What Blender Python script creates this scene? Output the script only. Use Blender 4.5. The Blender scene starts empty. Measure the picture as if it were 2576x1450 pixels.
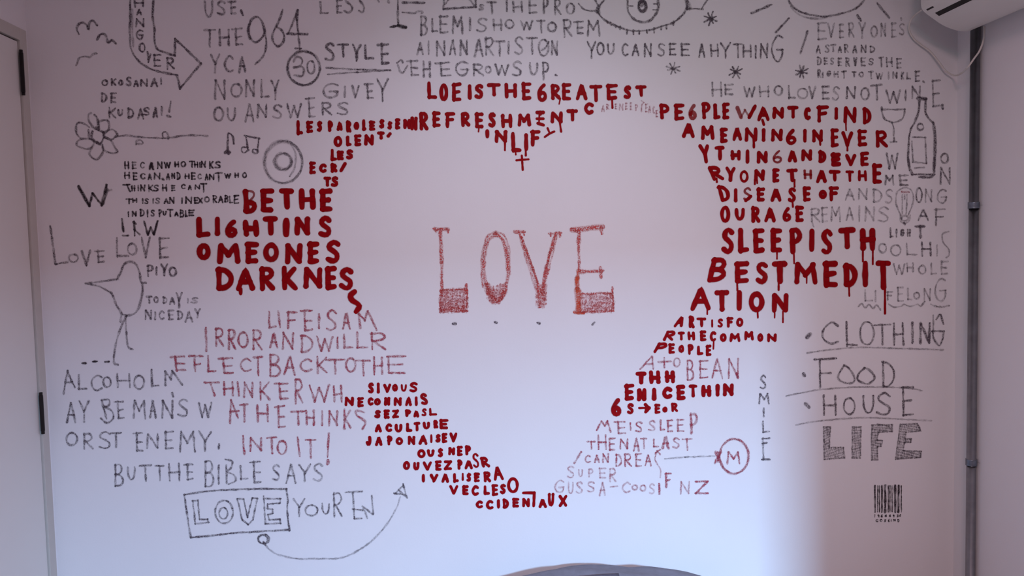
import bpy, bmesh, math, random
from mathutils import Vector, Matrix

random.seed(7)
S = bpy.context.scene
COL = S.collection

# ------------------------------------------------------------------ camera
F_PX, CAM_D, CAM_H = 2000.0, 2.8, 1.4
YAW, PITCH, ROLL = -0.0575209, 0.05688197, -0.023503
XL, XR = -1.44854725, 1.78435950          # left and right room corners
RCAM = Matrix.Rotation(YAW, 3, 'Z') @ Matrix.Rotation(math.pi / 2 - PITCH, 3, 'X') @ Matrix.Rotation(ROLL, 3, 'Z')
CPOS = Vector((0, -CAM_D, CAM_H))
cam = bpy.data.cameras.new('camera')
cam.sensor_width = 36.0
cam.sensor_fit = 'HORIZONTAL'
cam.lens = 36.0 * F_PX / 2576.0
cam.clip_start = 0.02
camo = bpy.data.objects.new('camera', cam)
camo.matrix_world = Matrix.Translation(CPOS) @ RCAM.to_4x4()
COL.objects.link(camo)
S.camera = camo

# ------------------------------------------------------------------ light
S.view_settings.view_transform = 'Standard'
S.view_settings.look = 'None'
S.view_settings.gamma = 1.0
S.view_settings.use_curve_mapping = False
S.view_settings.exposure = 0.0
try:
    S.cycles.transparent_max_bounces = 48
except Exception:
    pass
w = bpy.data.worlds.new('world')
S.world = w
w.use_nodes = True
w.node_tree.nodes['Background'].inputs[0].default_value = (0.62, 0.52, 0.60, 1)
w.node_tree.nodes['Background'].inputs[1].default_value = 0.0


def area(name, loc, target, sx, sy, power, colr, spread=180):
    l = bpy.data.lights.new(name, 'AREA')
    l.shape = 'RECTANGLE'
    l.size, l.size_y, l.energy, l.color = sx, sy, power, colr
    l.spread = math.radians(spread)
    o = bpy.data.objects.new(name, l)
    COL.objects.link(o)
    d = Vector(target) - Vector(loc)
    o.matrix_world = Matrix.Translation(loc) @ d.to_track_quat('-Z', 'Y').to_matrix().to_4x4()
    return o


def spot(name, loc, target, deg, power, colr):
    l = bpy.data.lights.new(name, 'SPOT')
    l.energy, l.color, l.spot_size, l.spot_blend, l.shadow_soft_size = power, colr, math.radians(deg), 1.0, .06
    o = bpy.data.objects.new(name, l)
    COL.objects.link(o)
    d = Vector(target) - Vector(loc)
    o.matrix_world = Matrix.Translation(loc) @ d.to_track_quat('-Z', 'Y').to_matrix().to_4x4()
    return o


# a warm ceiling lamp, two fill spots added to brighten the mural, and an added cool
# strip lamp, its beam cut to shape by an invented opening behind the camera
area('ceiling_lamp', (0.7, -2.4, 2.56), (0.7, -2.4, 0), 0.4, 0.4, 33.2, (1.0, 0.624, 0.674))
spot('mural_fill_spot', (0.3, -1.6, 2.5), (0.15, 0, 1.1), 70, 36.0, (0.76, 0.72, 1.0))
spot('mural_fill_spot', (0.3, -2.4, 2.5), (0.6, 0, 1.3), 70, 22.0, (0.42, 1.0, 0.90))
area('added_cool_strip', (1.556, -5.5, 2.1815), (0.8, 0, 0.4), 0.045, 0.2, 83.0, (0.382, 0.638, 1.0), 90)


# ------------------------------------------------------------------ helpers
def pix(px, py):
    d = RCAM @ Vector(((px - 1288) / F_PX, -(py - 725) / F_PX, -1))
    return d


def wall_pt(px, py):                       # image point -> (x, z) on the painted wall (y = 0)
    d = pix(px, py)
    t = CAM_D / d.y
    return (d.x * t, CAM_H + d.z * t)


def on_y(px, py, y):
    d = pix(px, py)
    t = (y + CAM_D) / d.y
    return CPOS + d * t


def on_x(px, py, x):
    d = pix(px, py)
    return CPOS + d * (x / d.x)


def on_x_px(x, y, z=1.4):                  # image column of a point
    v = RCAM.transposed() @ (Vector((x, y, z)) - CPOS)
    return 1288 + F_PX * v.x / -v.z


def mesh_obj(name, bm, m, parent=None, smooth=False, loc=None):
    me = bpy.data.meshes.new(name)
    if smooth:
        for f in bm.faces:
            f.smooth = True
    bm.to_mesh(me)
    bm.free()
    me.materials.append(m)
    o = bpy.data.objects.new(name, me)
    COL.objects.link(o)
    if loc is not None:
        o.location = loc
    if parent:
        o.parent = parent
    return o


def empty(name, loc):
    o = bpy.data.objects.new(name, None)
    o.empty_display_size = 0.05
    o.location = loc
    COL.objects.link(o)
    return o


def tag(o, label=None, cat=None, group=None, kind=None):
    if label: o['label'] = label
    if cat: o['category'] = cat
    if group: o['group'] = group
    if kind: o['kind'] = kind
    return o


def box(bm, x0, x1, y0, y1, z0, z1, bev=0.0):
    r = bmesh.ops.create_cube(bm, size=1)
    for v in r['verts']:
        v.co = Vector((x0 + (v.co.x + .5) * (x1 - x0), y0 + (v.co.y + .5) * (y1 - y0), z0 + (v.co.z + .5) * (z1 - z0)))
    if bev:
        es = {e for v in r['verts'] for e in v.link_edges}
        bmesh.ops.bevel(bm, geom=list(es), offset=bev, segments=2, affect='EDGES', profile=.6)


def tube(bm, pts, r, n=12, caps=True):
    pts = [Vector(p) for p in pts]
    rings = []
    for i, p in enumerate(pts):
        t = (pts[min(i + 1, len(pts) - 1)] - pts[max(i - 1, 0)]).normalized()
        a = t.cross(Vector((0, 1, 0.03)))
        if a.length < 1e-4: a = t.cross(Vector((1, 0, 0)))
        a.normalize()
        b = t.cross(a).normalized()
        rings.append([bm.verts.new(p + a * (r * math.cos(k * 2 * math.pi / n)) + b * (r * math.sin(k * 2 * math.pi / n))) for k in range(n)])
    for i in range(len(rings) - 1):
        for k in range(n):
            bm.faces.new((rings[i][k], rings[i][(k + 1) % n], rings[i + 1][(k + 1) % n], rings[i + 1][k]))
    if caps:
        bm.faces.new(rings[0])
        bm.faces.new(rings[-1])


def catmull(p, n=10, closed=False):
    if len(p) < 3: return list(p)
    q = [p[-1]] + p + [p[0], p[1]] if closed else [p[0]] + p + [p[-1]]
    out = []
    for i in range(1, len(q) - 2):
        a, b, c, d = q[i - 1], q[i], q[i + 1], q[i + 2]
        for k in range(n):
            t = k / n
            out.append(tuple(.5 * ((2 * b[j]) + (-a[j] + c[j]) * t + (2 * a[j] - 5 * b[j] + 4 * c[j] - d[j]) * t * t +
                                   (-a[j] + 3 * b[j] - 3 * c[j] + d[j]) * t ** 3) for j in range(len(b))))
    out.append(tuple(q[-2]))
    return out


# ------------------------------------------------------------------ materials
def mat(name, colr, rough=.6, metal=0.0, spec=.3, noise=0.0, nscale=20, bump=0.0, bscale=60):
    m = bpy.data.materials.new(name)
    m.use_nodes = True
    nt = m.node_tree
    b = nt.nodes['Principled BSDF']
    b.inputs['Roughness'].default_value = rough
    b.inputs['Metallic'].default_value = metal
    b.inputs['Specular IOR Level'].default_value = spec
    tc = nt.nodes.new('ShaderNodeTexCoord')
    n = nt.nodes.new('ShaderNodeTexNoise')
    n.inputs['Scale'].default_value = nscale
    n.inputs['Detail'].default_value = 5
    nt.links.new(tc.outputs['Object'], n.inputs['Vector'])
    r = nt.nodes.new('ShaderNodeValToRGB')
    c0 = [max(0, c * (1 - noise)) for c in colr]
    c1 = [min(1, c * (1 + noise)) for c in colr]
    r.color_ramp.elements[0].color = (*c0, 1)
    r.color_ramp.elements[1].color = (*c1, 1)
    r.color_ramp.elements[0].position = .3
    r.color_ramp.elements[1].position = .7
    nt.links.new(n.outputs['Fac'], r.inputs['Fac'])
    nt.links.new(r.outputs['Color'], b.inputs['Base Color'])
    if bump:
        n2 = nt.nodes.new('ShaderNodeTexNoise')
        n2.inputs['Scale'].default_value = bscale
        n2.inputs['Detail'].default_value = 4
        nt.links.new(tc.outputs['Object'], n2.inputs['Vector'])
        bp = nt.nodes.new('ShaderNodeBump')
        bp.inputs['Strength'].default_value = bump
        bp.inputs['Distance'].default_value = .002
        nt.links.new(n2.outputs['Fac'], bp.inputs['Height'])
        nt.links.new(bp.outputs['Normal'], b.inputs['Normal'])
    return m


def ink(name, dark, light, grain, gscale, rough, lo=.35, hi=.62, spec=.2):
    """pigment on the wall: how much of it covers is the stroke's own coverage times a fine grain"""
    m = bpy.data.materials.new(name)
    m.use_nodes = True
    nt = m.node_tree
    b = nt.nodes['Principled BSDF']
    b.inputs['Roughness'].default_value = rough
    b.inputs['Specular IOR Level'].default_value = spec
    tc = nt.nodes.new('ShaderNodeTexCoord')
    n = nt.nodes.new('ShaderNodeTexNoise')
    n.inputs['Scale'].default_value = gscale
    n.inputs['Detail'].default_value = 3
    nt.links.new(tc.outputs['Object'], n.inputs['Vector'])
    mr = nt.nodes.new('ShaderNodeMapRange')
    mr.inputs['From Min'].default_value = lo
    mr.inputs['From Max'].default_value = hi
    mr.inputs['To Min'].default_value = 1 - grain
    mr.inputs['To Max'].default_value = 1
    nt.links.new(n.outputs['Fac'], mr.inputs['Value'])
    at = nt.nodes.new('ShaderNodeAttribute')
    at.attribute_name = 'cover'
    mu = nt.nodes.new('ShaderNodeMath')
    mu.operation = 'MULTIPLY'
    mu.use_clamp = True
    nt.links.new(mr.outputs['Result'], mu.inputs[0])
    nt.links.new(at.outputs['Fac'], mu.inputs[1])
    nt.links.new(mu.outputs[0], b.inputs['Alpha'])
    n2 = nt.nodes.new('ShaderNodeTexNoise')
    n2.inputs['Scale'].default_value = 45
    nt.links.new(tc.outputs['Object'], n2.inputs['Vector'])
    mx = nt.nodes.new('ShaderNodeMix')
    mx.data_type = 'RGBA'
    mx.inputs[6].default_value = (*dark, 1)
    mx.inputs[7].default_value = (*light, 1)
    nt.links.new(n2.outputs['Fac'], mx.inputs[0])
    nt.links.new(mx.outputs[2], b.inputs['Base Color'])
    return m


M = {
    'wall': mat('wall_paint', (.80, .79, .80), .75, noise=.012, nscale=3, bump=.12, bscale=140),
    'ceiling': mat('ceiling_paint', (.8, .79, .79), .8, noise=.01),
    'floor': mat('floor_vinyl', (.28, .24, .21), .5, noise=.15, nscale=6),
    'door': mat('door_laminate', (.74, .73, .70), .5, noise=.015, nscale=2, bump=.05, bscale=30),
    'frame': mat('door_frame_paint', (.55, .53, .49), .5, noise=.02),
    'hinge': mat('hinge_black', (.018, .015, .015), .45, noise=.2),
    'gap': mat('gap_dark', (.02, .018, .016), .9, noise=.1),
    'plastic': mat('air_conditioner_plastic', (.74, .73, .69), .42, noise=.015, nscale=4),
    'black': mat('outlet_black', (.012, .011, .011), .6, noise=.2),
    'steel': mat('galvanised_steel', (.30, .305, .325), .30, metal=1.0, noise=.12, nscale=30),
    'clamp': mat('clamp_steel', (.20, .23, .27), .35, metal=1.0, noise=.2, nscale=60),
    'cable': mat('cable_sheath', (.66, .63, .58), .5, noise=.03),
    'fabric': mat('cushion_fabric', (.20, .205, .245), .9, noise=.10, nscale=40, bump=.3, bscale=300),
    'dark_band': mat('cushion_dark_band', (.09, .085, .11), .9, noise=.15, nscale=60),
    'paint': ink('red_paint', (.24, .0008, .003), (.36, .0015, .005), .16, 230, .55, .22, .46, .06),
    'crayon': ink('red_crayon', (.42, .022, .03), (.66, .09, .075), .85, 250, .6, .38, .60),
    'orange': ink('orange_red_crayon', (.50, .035, .02), (.70, .11, .03), .55, 250, .6, .36, .58),
    'redpencil': ink('red_pencil', (.34, .035, .075), (.46, .07, .10), .70, 300, .6, .36, .60),
    'graphite': ink('graphite', (.075, .058, .075), (.12, .095, .118), .70, 300, .5, .36, .60),
    'marker': ink('black_pen', (.018, .010, .016), (.045, .03, .04), .45, 300, .5, .34, .56),
}

# ------------------------------------------------------------------ handwriting
FONT = {
    'A': "-0 1 .5 0 1 1|-.2 .64 .82 .64",
    'B': "-.05 0 .05 1|~.05 0 .6 .01 .85 .2 .6 .42 .08 .46|~.08 .46 .7 .5 1 .73 .7 .97 .05 1",
    'C': "~.98 .14 .6 0 .18 .2 .0 .52 .16 .84 .55 1 .98 .88",
    'D': "-.05 0 .08 1|~.0 .02 .55 .06 .98 .38 .92 .75 .5 .98 .08 1",
    'E': "-.06 0 .1 1|-.0 .02 1 0|-.08 .5 .82 .48|-.1 1 .96 .98",
    'e': "-.34 0 .42 1|-.0 .03 .95 0|-.4 .52 .92 .5|-.42 1 1 .97",
    'F': "-.1 0 .1 1|-.0 .02 1 0|-.1 .5 .8 .46",
    'f': "-.34 0 .42 1|-.0 .02 1 0|-.4 .55 .8 .53",
    'G': "~.95 .1 .55 0 .15 .22 .0 .55 .18 .88 .6 1 .92 .8 .95 .56|-.45 .56 1 .54",
    '6': "~.72 0 .3 .25 .04 .6 .16 .92 .55 1 .94 .86 .9 .62 .5 .52 .12 .66",
    'H': "-.04 0 .1 1|-.92 0 .96 1|-.08 .52 .93 .5",
    'I': "-.5 0 .5 1",
    'J': "~.85 0 .9 .6 .7 .95 .3 1 0 .7",
    'K': "-.06 0 .1 1|-.92 .02 .1 .56|-.22 .5 1 .98",
    'L': "-.05 0 .1 1|-.1 .98 1 .96",
    'M': "-.02 1 .1 0|-.1 0 .5 .58|-.5 .58 .88 0|-.88 0 1 1",
    'N': "-.03 1 .08 0|-.08 0 .92 .98|-.92 .98 .96 0",
    'O': "o.5 .5 .5 .5",
    'P': "-.08 0 .16 1|~.05 .03 .65 .0 1 .25 .7 .5 .12 .55",
    'R': "-.06 0 .1 1|~.05 .03 .65 .0 .92 .22 .65 .44 .1 .5|-.2 .48 1 .98",
    'S': "~.95 .12 .6 0 .15 .12 .12 .32 .5 .48 .9 .66 .86 .9 .45 1 .0 .9",
    'T': "-.0 .02 1 0|-.5 .02 .54 1",
    'U': "~.02 0 .06 .6 .3 .98 .68 .98 .94 .6 .98 0",
    'V': "-0 0 .5 1|-.5 1 1 0",
    'W': "-0 0 .26 1|-.26 1 .5 .15|-.5 .15 .76 1|-.76 1 1 0",
    'X': "-0 0 1 1|-1 0 0 1",
    'Y': "-0 0 .52 .5|-1 0 .5 .52|-.52 .5 .5 1",
    'Z': "-0 .02 1 .02|-1 .02 0 .98|-0 .98 1 .97",
    '1': "-.5 0 .5 1",
    '3': "~0 .1 .5 0 .9 .22 .4 .46 .95 .7 .6 1 0 .92",
    '0': "o.5 .5 .5 .5",
    '4': "-.7 0 0 .65|-0 .65 1 .65|-.7 0 .7 1",
    '9': "~.95 .3 .5 .55 .05 .3 .5 0 .95 .3 .9 1",
    '8': "o.5 .25 .4 .25|o.5 .75 .5 .25",
}
# where each close-up of the wall starts and its magnification
K = 2575 / 428.0
ORG = {'R1': (100, 0), 'R2': (500, 0), 'R3': (920, 0), 'R4': (1340, 0), 'R5': (1720, 0), 'R6': (1980, 0),
       'S1': (100, 190), 'S2': (500, 190), 'S3': (720, 190), 'S4': (1040, 190), 'S5': (1440, 190), 'S6': (1780, 190), 'S7': (2040, 190),
       'U1': (100, 390), 'U2': (480, 390), 'U3': (100, 540), 'U4': (480, 540), 'U5': (1740, 360), 'U6': (2000, 360), 'U7': (1740, 560), 'U8': (2000, 560),
       'V5': (100, 740), 'V6': (420, 740), 'V7': (660, 740), 'V8': (1580, 760),
       'W1': (120, 920), 'W2': (500, 920), 'W3': (820, 940), 'W4': (1000, 1100), 'W5': (1480, 860), 'W6': (1380, 1020), 'W7': (1640, 1040), 'W8': (1860, 920),
       'X1': (260, 1130), 'X3': (640, 1200), 'X4': (560, 1080), 'X5': (1960, 760), 'X6': (1960, 960), 'Y6': (440, 1209)}
SPECIAL = {'P': (0, 0, 1.0), 'Q': (1470, 220, 2576 / 220.0), 'B': (2150, 1200, 1896 / 170.0)}
PXM = 1.4e-3                                # one image pixel on this wall, in metres
LAYER = [0]


def smooth_noise(n, step):
    k = max(2, int(n / step) + 2)
    a = [random.uniform(-1, 1) for _ in range(k + 1)]
    out = []
    for i in range(n):
        f = i / max(1, n - 1) * (k - 1)
        j = int(f)
        t = f - j
        t = t * t * (3 - 2 * t)
        out.append(a[j] * (1 - t) + a[j + 1] * t)
    return out


class Ink:
    """collects the strokes of one written or drawn piece in wall metres"""

    def __init__(self, style):
        self.style = style
        self.v, self.f, self.c, self.spans = [], [], [], []

    def ribbon(self, pts, wpx, cover=1.0):
        kind = self.style
        P = [Vector(wall_pt(*p)) for p in pts]
        L = sum((P[i + 1] - P[i]).length for i in range(len(P) - 1))
        hw = wpx * PXM / 2 * (1.25 if kind == 'paint' else 1.28)
        if L < 1e-5: return
        step = min(max(hw * .7, .0028), L / 3)
        q, acc = [P[0]], 0.0
        for i in range(len(P) - 1):
            d = P[i + 1] - P[i]
            l = d.length
            while l > 0 and acc + l >= step:
                t = (step - acc) / l
                np_ = P[i] + d * t
                q.append(np_)
                P[i] = np_
                d = P[i + 1] - P[i]
                l = d.length
                acc = 0.0
            acc += l
        if (P[-1] - q[-1]).length > step * .3: q.append(P[-1])
        n = len(q)
        if n < 2: return
        T = []
        for i in range(n):
            t = q[min(n - 1, i + 1)] - q[max(0, i - 1)]
            T.append(t.normalized() if t.length > 1e-9 else Vector((1, 0)))
        # round ends
        cap = (0.35, .75, .95) if kind == 'paint' else (.5, .9)
        head = [(q[0] - T[0] * hw * c, T[0], math.sqrt(max(0, 1 - c * c))) for c in reversed(cap)]
        tail = [(q[-1] + T[-1] * hw * c, T[-1], math.sqrt(max(0, 1 - c * c))) for c in cap]
        row = head + [(q[i], T[i], 1.0) for i in range(n)] + tail
        m = len(row)
        nj, nw, np2 = smooth_noise(m, 5), smooth_noise(m, 3), smooth_noise(m, 5)
        paint = kind == 'paint'
        us = (-1, -.72, 0, .72, 1) if paint else (-1, -.38, .38, 1)
        al = (0, 1, 1, 1, 0) if paint else (0, 1, 1, 0)
        LAYER[0] = (LAYER[0] + 1) % 40
        y = -0.0004 - LAYER[0] * 2.5e-5
        base = len(self.v)
        for i, (p, t, s) in enumerate(row):
            nrm = Vector((-t.y, t.x))
            jj = nj[i] * (.05 if paint else .16) * hw * (1 if wpx < 20 else .3)
            h = hw * s * (1 + nw[i] * (.13 if paint else .30))
            pr = cover * (1.0 + (.05 if paint else .42) * np2[i])
            for u, a in zip(us, al):
                x = p + nrm * (jj + u * h)
                self.v.append((x.x, y - i * 4e-6, x.y))
                self.c.append(max(0, min(1, a * pr)))
        k = len(us)
        f0 = len(self.f)
        for i in range(m - 1):
            for j in range(k - 1):
                a = base + i * k + j
                self.f.append((a, a + 1, a + k + 1, a + k))
        self.spans.append((base, len(self.v), f0, len(self.f)))

    def stroke(self, pts, wpx, cover=1.0):
        self.ribbon(pts, wpx, cover)

    def draw(self, org, text, wpx, cover=1.0):
        if org in SPECIAL: ox, oy, k = SPECIAL[org]
        else: (ox, oy), k = ORG[org], K
        to = lambda x, y: (ox + x / k, oy + y / k)
        for it in text.split(','):
            tk = it.split()
            if not tk: continue
            w_, c_ = wpx, cover
            while tk[-1][0] in 'wc':
                if tk[-1][0] == 'w': w_ = float(tk.pop()[1:])
                else: c_ = float(tk.pop()[1:])
            ch, nums = tk[0], [float(t) for t in tk[1:]]
            if ch in ('-', '~', '@'):
                pts = [to(nums[i], nums[i + 1]) for i in range(0, len(nums), 2)]
                if ch == '-':
                    for a, b in zip(pts, pts[1:]): self.stroke([a, b], w_, c_)
                else:
                    self.stroke(catmull(pts, 10, ch == '@'), w_, c_)
            elif ch == '.':
                x, y = to(nums[0], nums[1])
                self.stroke([(x - .8, y - .4), (x, y), (x + .8, y + .5)], w_, c_)
            elif ch == 'o' or ch == '%':
                n_ = 28
                ph = random.uniform(0, 6.28) if ch == '%' else -1.3
                self.stroke([to(nums[0] + nums[2] * math.cos(ph + i * 6.45 / n_), nums[1] + nums[3] * math.sin(ph + i * 6.45 / n_)) for i in range(n_ + 1)], w_, c_)
            elif ch == '#':                      # scribbled fill: spacing, angle, polygon
                self.hatch([to(nums[i], nums[i + 1]) for i in range(2, len(nums), 2)], nums[0], math.radians(nums[1]), w_, c_)
            else:
                x0, y0, x1, y1 = nums[:4]
                sh = nums[4] if len(nums) > 4 else 0.0      # lean of the letter to the right at its top
                ins = min(w_ * k * (.5 if self.style == 'paint' else .36), (x1 - x0) * .46 if ch not in 'I1' else 1e9, (y1 - y0) * .4)
                if ch in 'I1':
                    insx = 0
                else: insx = ins
                bx0, bx1, by0, by1 = x0 + insx, x1 - insx, y0 + ins, y1 - ins
                g = lambda u, v: to(bx0 + u * (bx1 - bx0) + sh * (.5 - v), by0 + v * (by1 - by0))
                for part in FONT[ch].split('|'):
                    a = [float(t) for t in part[1:].split()]
                    if part[0] == 'o':
                        n_ = 26
                        ph = -1.4 + random.uniform(-.3, .3)
                        pts = []
                        for i in range(n_ + 1):
                            an = ph + i * 6.4 / n_
                            pts.append(g(a[0] + a[2] * math.cos(an), a[1] + a[3] * math.sin(an)))
                        self.stroke(pts, w_, c_)
                    else:
                        j = .025
                        pts = [g(a[i] + random.uniform(-j, j), a[i + 1] + random.uniform(-j, j)) for i in range(0, len(a), 2)]
                        self.stroke(catmull(pts, 8) if part[0] == '~' else pts, w_, c_)
        return self

    def hatch(self, poly, sp, ang, wpx, cover):
        ca, sa = math.cos(ang), math.sin(ang)
        R = [(x * ca + y * sa, -x * sa + y * ca) for x, y in poly]
        lo, hi = min(r[1] for r in R), max(r[1] for r in R)
        v = lo + sp * .5
        while v < hi:
            xs = []
            for (x0, y0), (x1, y1) in zip(R, R[1:] + R[:1]):
                if (y0 <= v) != (y1 <= v): xs.append(x0 + (v - y0) / (y1 - y0) * (x1 - x0))
            xs.sort()
            for a, b in zip(xs[::2], xs[1::2]):
                if b - a < 1.5: continue
                a += random.uniform(-.6, 1.0)
                b += random.uniform(-1.0, .6)
                d = random.uniform(-.35, .35) * sp
                self.stroke([(a * ca - (v + d) * sa, a * sa + (v + d) * ca), (b * ca - (v - d) * sa, b * sa + (v - d) * ca)], wpx,
                            cover * random.uniform(.55, 1.1))
            v += sp

    def pieces(self):
        """the strokes in groups that stand clear of each other, each an Ink of its own"""
        n = len(self.spans)
        bb = []
        for a, b, _, _ in self.spans:
            xs = [v[0] for v in self.v[a:b]]
            zs = [v[2] for v in self.v[a:b]]
            bb.append((min(xs), max(xs), min(zs), max(zs)))
        par = list(range(n))

        def find(i):
            while par[i] != i: i = par[i]
            return i
        for i in range(n):
            for j in range(i):
                gx = max(0, bb[i][0] - bb[j][1], bb[j][0] - bb[i][1])
                gz = max(0, bb[i][2] - bb[j][3], bb[j][2] - bb[i][3])
                sz = max(bb[i][1] - bb[i][0], bb[i][3] - bb[i][2], bb[j][1] - bb[j][0], bb[j][3] - bb[j][2])
                if math.hypot(gx, gz) <= max(.02, .5 * sz): par[find(i)] = find(j)
        out = {}
        for i, (a, b, fa, fb) in enumerate(self.spans):
            I = out.setdefault(find(i), Ink(self.style))
            d = len(I.v) - a
            I.v += self.v[a:b]
            I.c += self.c[a:b]
            I.f += [tuple(k + d for k in f) for f in self.f[fa:fb]]
        return list(out.values())

    def build(self, name, m, parent=None, origin=None):
        ox, oz = origin
        me = bpy.data.meshes.new(name)
        me.from_pydata([(x - ox, y, z - oz) for x, y, z in self.v], [], self.f)
        a = me.attributes.new('cover', 'FLOAT', 'POINT')
        a.data.foreach_set('value', self.c)
        me.materials.append(m)
        # faces look into the room
        if me.polygons and me.polygons[0].normal.y > 0: me.flip_normals()
        o = bpy.data.objects.new(name, me)
        COL.objects.link(o)
        if parent: o.parent = parent
        else: o.location = (ox, 0, oz)
        return o


STY = {  # material, stroke kind, width in px, coverage
    'paint': ('paint', 'paint', 8, 1.0),
    'crayon': ('crayon', 'pencil', 4.6, .95),
    'orange': ('orange', 'pencil', 9, .95),
    'red': ('redpencil', 'pencil', 5.6, .78),
    'redfaint': ('redpencil', 'pencil', 4.8, .48),
    'pencil': ('graphite', 'pencil', 5.4, .66),
    'faint': ('graphite', 'pencil', 5.0, .46),
    'dark': ('graphite', 'pencil', 6.2, .88),
    'pen': ('marker', 'pencil', 4.8, .92),
}


def writing(name, label, cat, style, parts, wpx=None, group=None):
    """one written phrase or one drawing on the wall: a thing; parts = [(part name, [(close-up, strokes)], style or None, width or None)]"""
    built = []
    for pn, lines, st, pw in parts:
        mk, kind, w0, cv = STY[st or style]
        I = Ink(kind)
        for org, text in lines:
            I.draw(org, text, pw or wpx or w0, cv)
        for Q in I.pieces(): built.append((pn, Q, mk))
    xs = [v[0] for _, I, _ in built for v in I.v]
    zs = [v[2] for _, I, _ in built for v in I.v]
    org = ((min(xs) + max(xs)) / 2, min(zs))
    if len(built) == 1:
        root = built[0][1].build(name, M[built[0][2]], None, org)
    else:
        root = empty(name, (org[0], 0, org[1]))
        for pn, I, mk in built: I.build(pn, M[mk], root, org)
    tag(root, label, cat, group)
    return root


def lines(*ls):                              # each argument is one line of text: [(close-up, strokes), ...]
    return [('text_line', l if isinstance(l, list) else [l], None, None) for l in ls]


# ------------------------------------------------------------------ the room
def struct(name, m, *boxes):
    bm = bmesh.new()
    for b in boxes: box(bm, *b)
    return tag(mesh_obj(name, bm, m), kind='structure')


HC, YB = 2.62, -4.6
struct('floor', M['floor'], (XL - .1, XR + .1, YB - .1, .1, -.1, 0))
struct('ceiling', M['ceiling'], (XL - .1, XR + .1, YB - .1, .1, HC, HC + .1))
struct('wall_back', M['wall'], (XL - .1, XR + .1, 0, .1, 0, HC))
struct('wall_right', M['wall'], (XR, XR + .1, YB, 0, 0, HC))
# the left wall with the opening of the door
DY0, DY1, DZ = -.048, -.90, 2.105
FR = .040
struct('wall_left', M['wall'], (XL - .1, XL, YB, DY1 - FR, 0, HC), (XL - .1, XL, DY1 - FR, DY0 + FR, DZ + FR, HC), (XL - .1, XL, DY0 + FR, 0, 0, HC))
# the wall behind the camera, with a made-up opening whose edges shape the cool beam
WX0, WX1, WZ0, WZ1 = -1.30, 1.50, .90, 1.98
struct('wall_front', M['wall'], (XL, WX0, YB - .1, YB, 0, HC), (WX1, XR, YB - .1, YB, 0, HC),
       (WX0, WX1, YB - .1, YB, 0, WZ0), (WX0, WX1, YB - .1, YB, WZ1, HC))

# door in the left wall, close to the corner
bm = bmesh.new()
box(bm, XL - .04, XL - .004, DY1 + .003, DY0 - .004, .008, DZ - .005, .002)
door = tag(mesh_obj('door_1', bm, M['door']), kind='structure')
bm = bmesh.new()
box(bm, XL - .1, XL + .003, DY0, DY0 + FR, 0, DZ + FR, .001)
box(bm, XL - .1, XL + .003, DY1 - FR, DY1, 0, DZ + FR, .001)
box(bm, XL - .1, XL + .003, DY1, DY0, DZ, DZ + FR, .001)
mesh_obj('door_frame', bm, M['frame'], door)
bm = bmesh.new()
box(bm, XL - .1, XL - .012, DY1, DY0, DZ - .012, DZ, 0)
mesh_obj('door_stop', bm, M['gap'], door)
for pa, pb in (((55, 136), (60, 234)), ((105, 993), (110, 1082))):
    a = on_x(*pa, XL)
    b = on_x(*pb, XL)
    bm = bmesh.new()
    yy = (a.y + b.y) / 2
    yy = DY0 - .004
    tube(bm, [(XL + .006, yy, b.z), (XL + .006, yy, a.z)], .0064, 14)
    tube(bm, [(XL + .006, yy, a.z + .001), (XL + .006, yy, a.z + .010)], .0055, 12)
    tube(bm, [(XL + .006, yy, b.z - .010), (XL + .006, yy, b.z - .001)], .0055, 12)
    tag(mesh_obj('hinge', bm, M['hinge'], door, True), 'black door hinge')

# steel pipe in the right corner
pr = .0158
PX = XR - .0195
PY = min((-.05 - .001 * i for i in range(90)), key=lambda y: abs(on_x_px(PX, y) - 2449))
pipe = empty('steel_pipe', (PX, PY, 0))
bm = bmesh.new()
tube(bm, [(0, 0, 0.0), (0, 0, HC)], pr, 28)
mesh_obj('conduit', bm, M['steel'], pipe, True)
for row in (517, 1163):
    z = on_y(2449, row, PY).z
    bm = bmesh.new()
    tube(bm, [(0, 0, z - .011), (0, 0, z - .009), (0, 0, z + .009), (0, 0, z + .011)], pr + .0028, 28)
    c = mesh_obj('pipe_clamp', bm, M['clamp'], pipe, True)
    bm = bmesh.new()
    box(bm, pr * .8, XR - PX, -.004, .012, z - .009, z + .009, .001)
    mesh_obj('bracket', bm, M['clamp'], c)
    bm = bmesh.new()
    tube(bm, [(pr + .012, -.020, z), (pr + .012, .014, z)], .0085, 6)
    mesh_obj('bolt', bm, M['clamp'], c)
tag(pipe, 'galvanised steel pipe running floor to ceiling in the right corner', 'pipe')

# air conditioner on the right wall, seen from below
AY = -.158
prof = [on_y(px, py, AY) for px, py in ((2317, 13), (2319, 22), (2326, 31), (2347, 47), (2371, 63), (2397, 74), (2422, 79), (2441, 77))]
ac = empty('air_conditioner', (XR, AY, prof[-1].z))
o0 = Vector((XR, AY, prof[-1].z))
ptop = prof[0].z + .235
outline = [(p.x, p.z) for p in catmull([tuple(p) for p in prof], 5) for p in [Vector(p)]]
outline = [(prof[0].x + .012, ptop)] + [(prof[0].x - .002, prof[0].z + .05)] + outline + [(prof[-1].x + .004, prof[-1].z + .05), (XR - .002, prof[-1].z + .06), (XR - .002, ptop)]
LEN = .80
bm = bmesh.new()
ra = [bm.verts.new((x - o0.x, 0, z - o0.z)) for x, z in outline]
rb = [bm.verts.new((x - o0.x, -LEN, z - o0.z)) for x, z in outline]
n = len(outline)
for i in range(n):
    bm.faces.new((ra[i], ra[(i + 1) % n], rb[(i + 1) % n], rb[i]))
bm.faces.new(ra)
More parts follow.
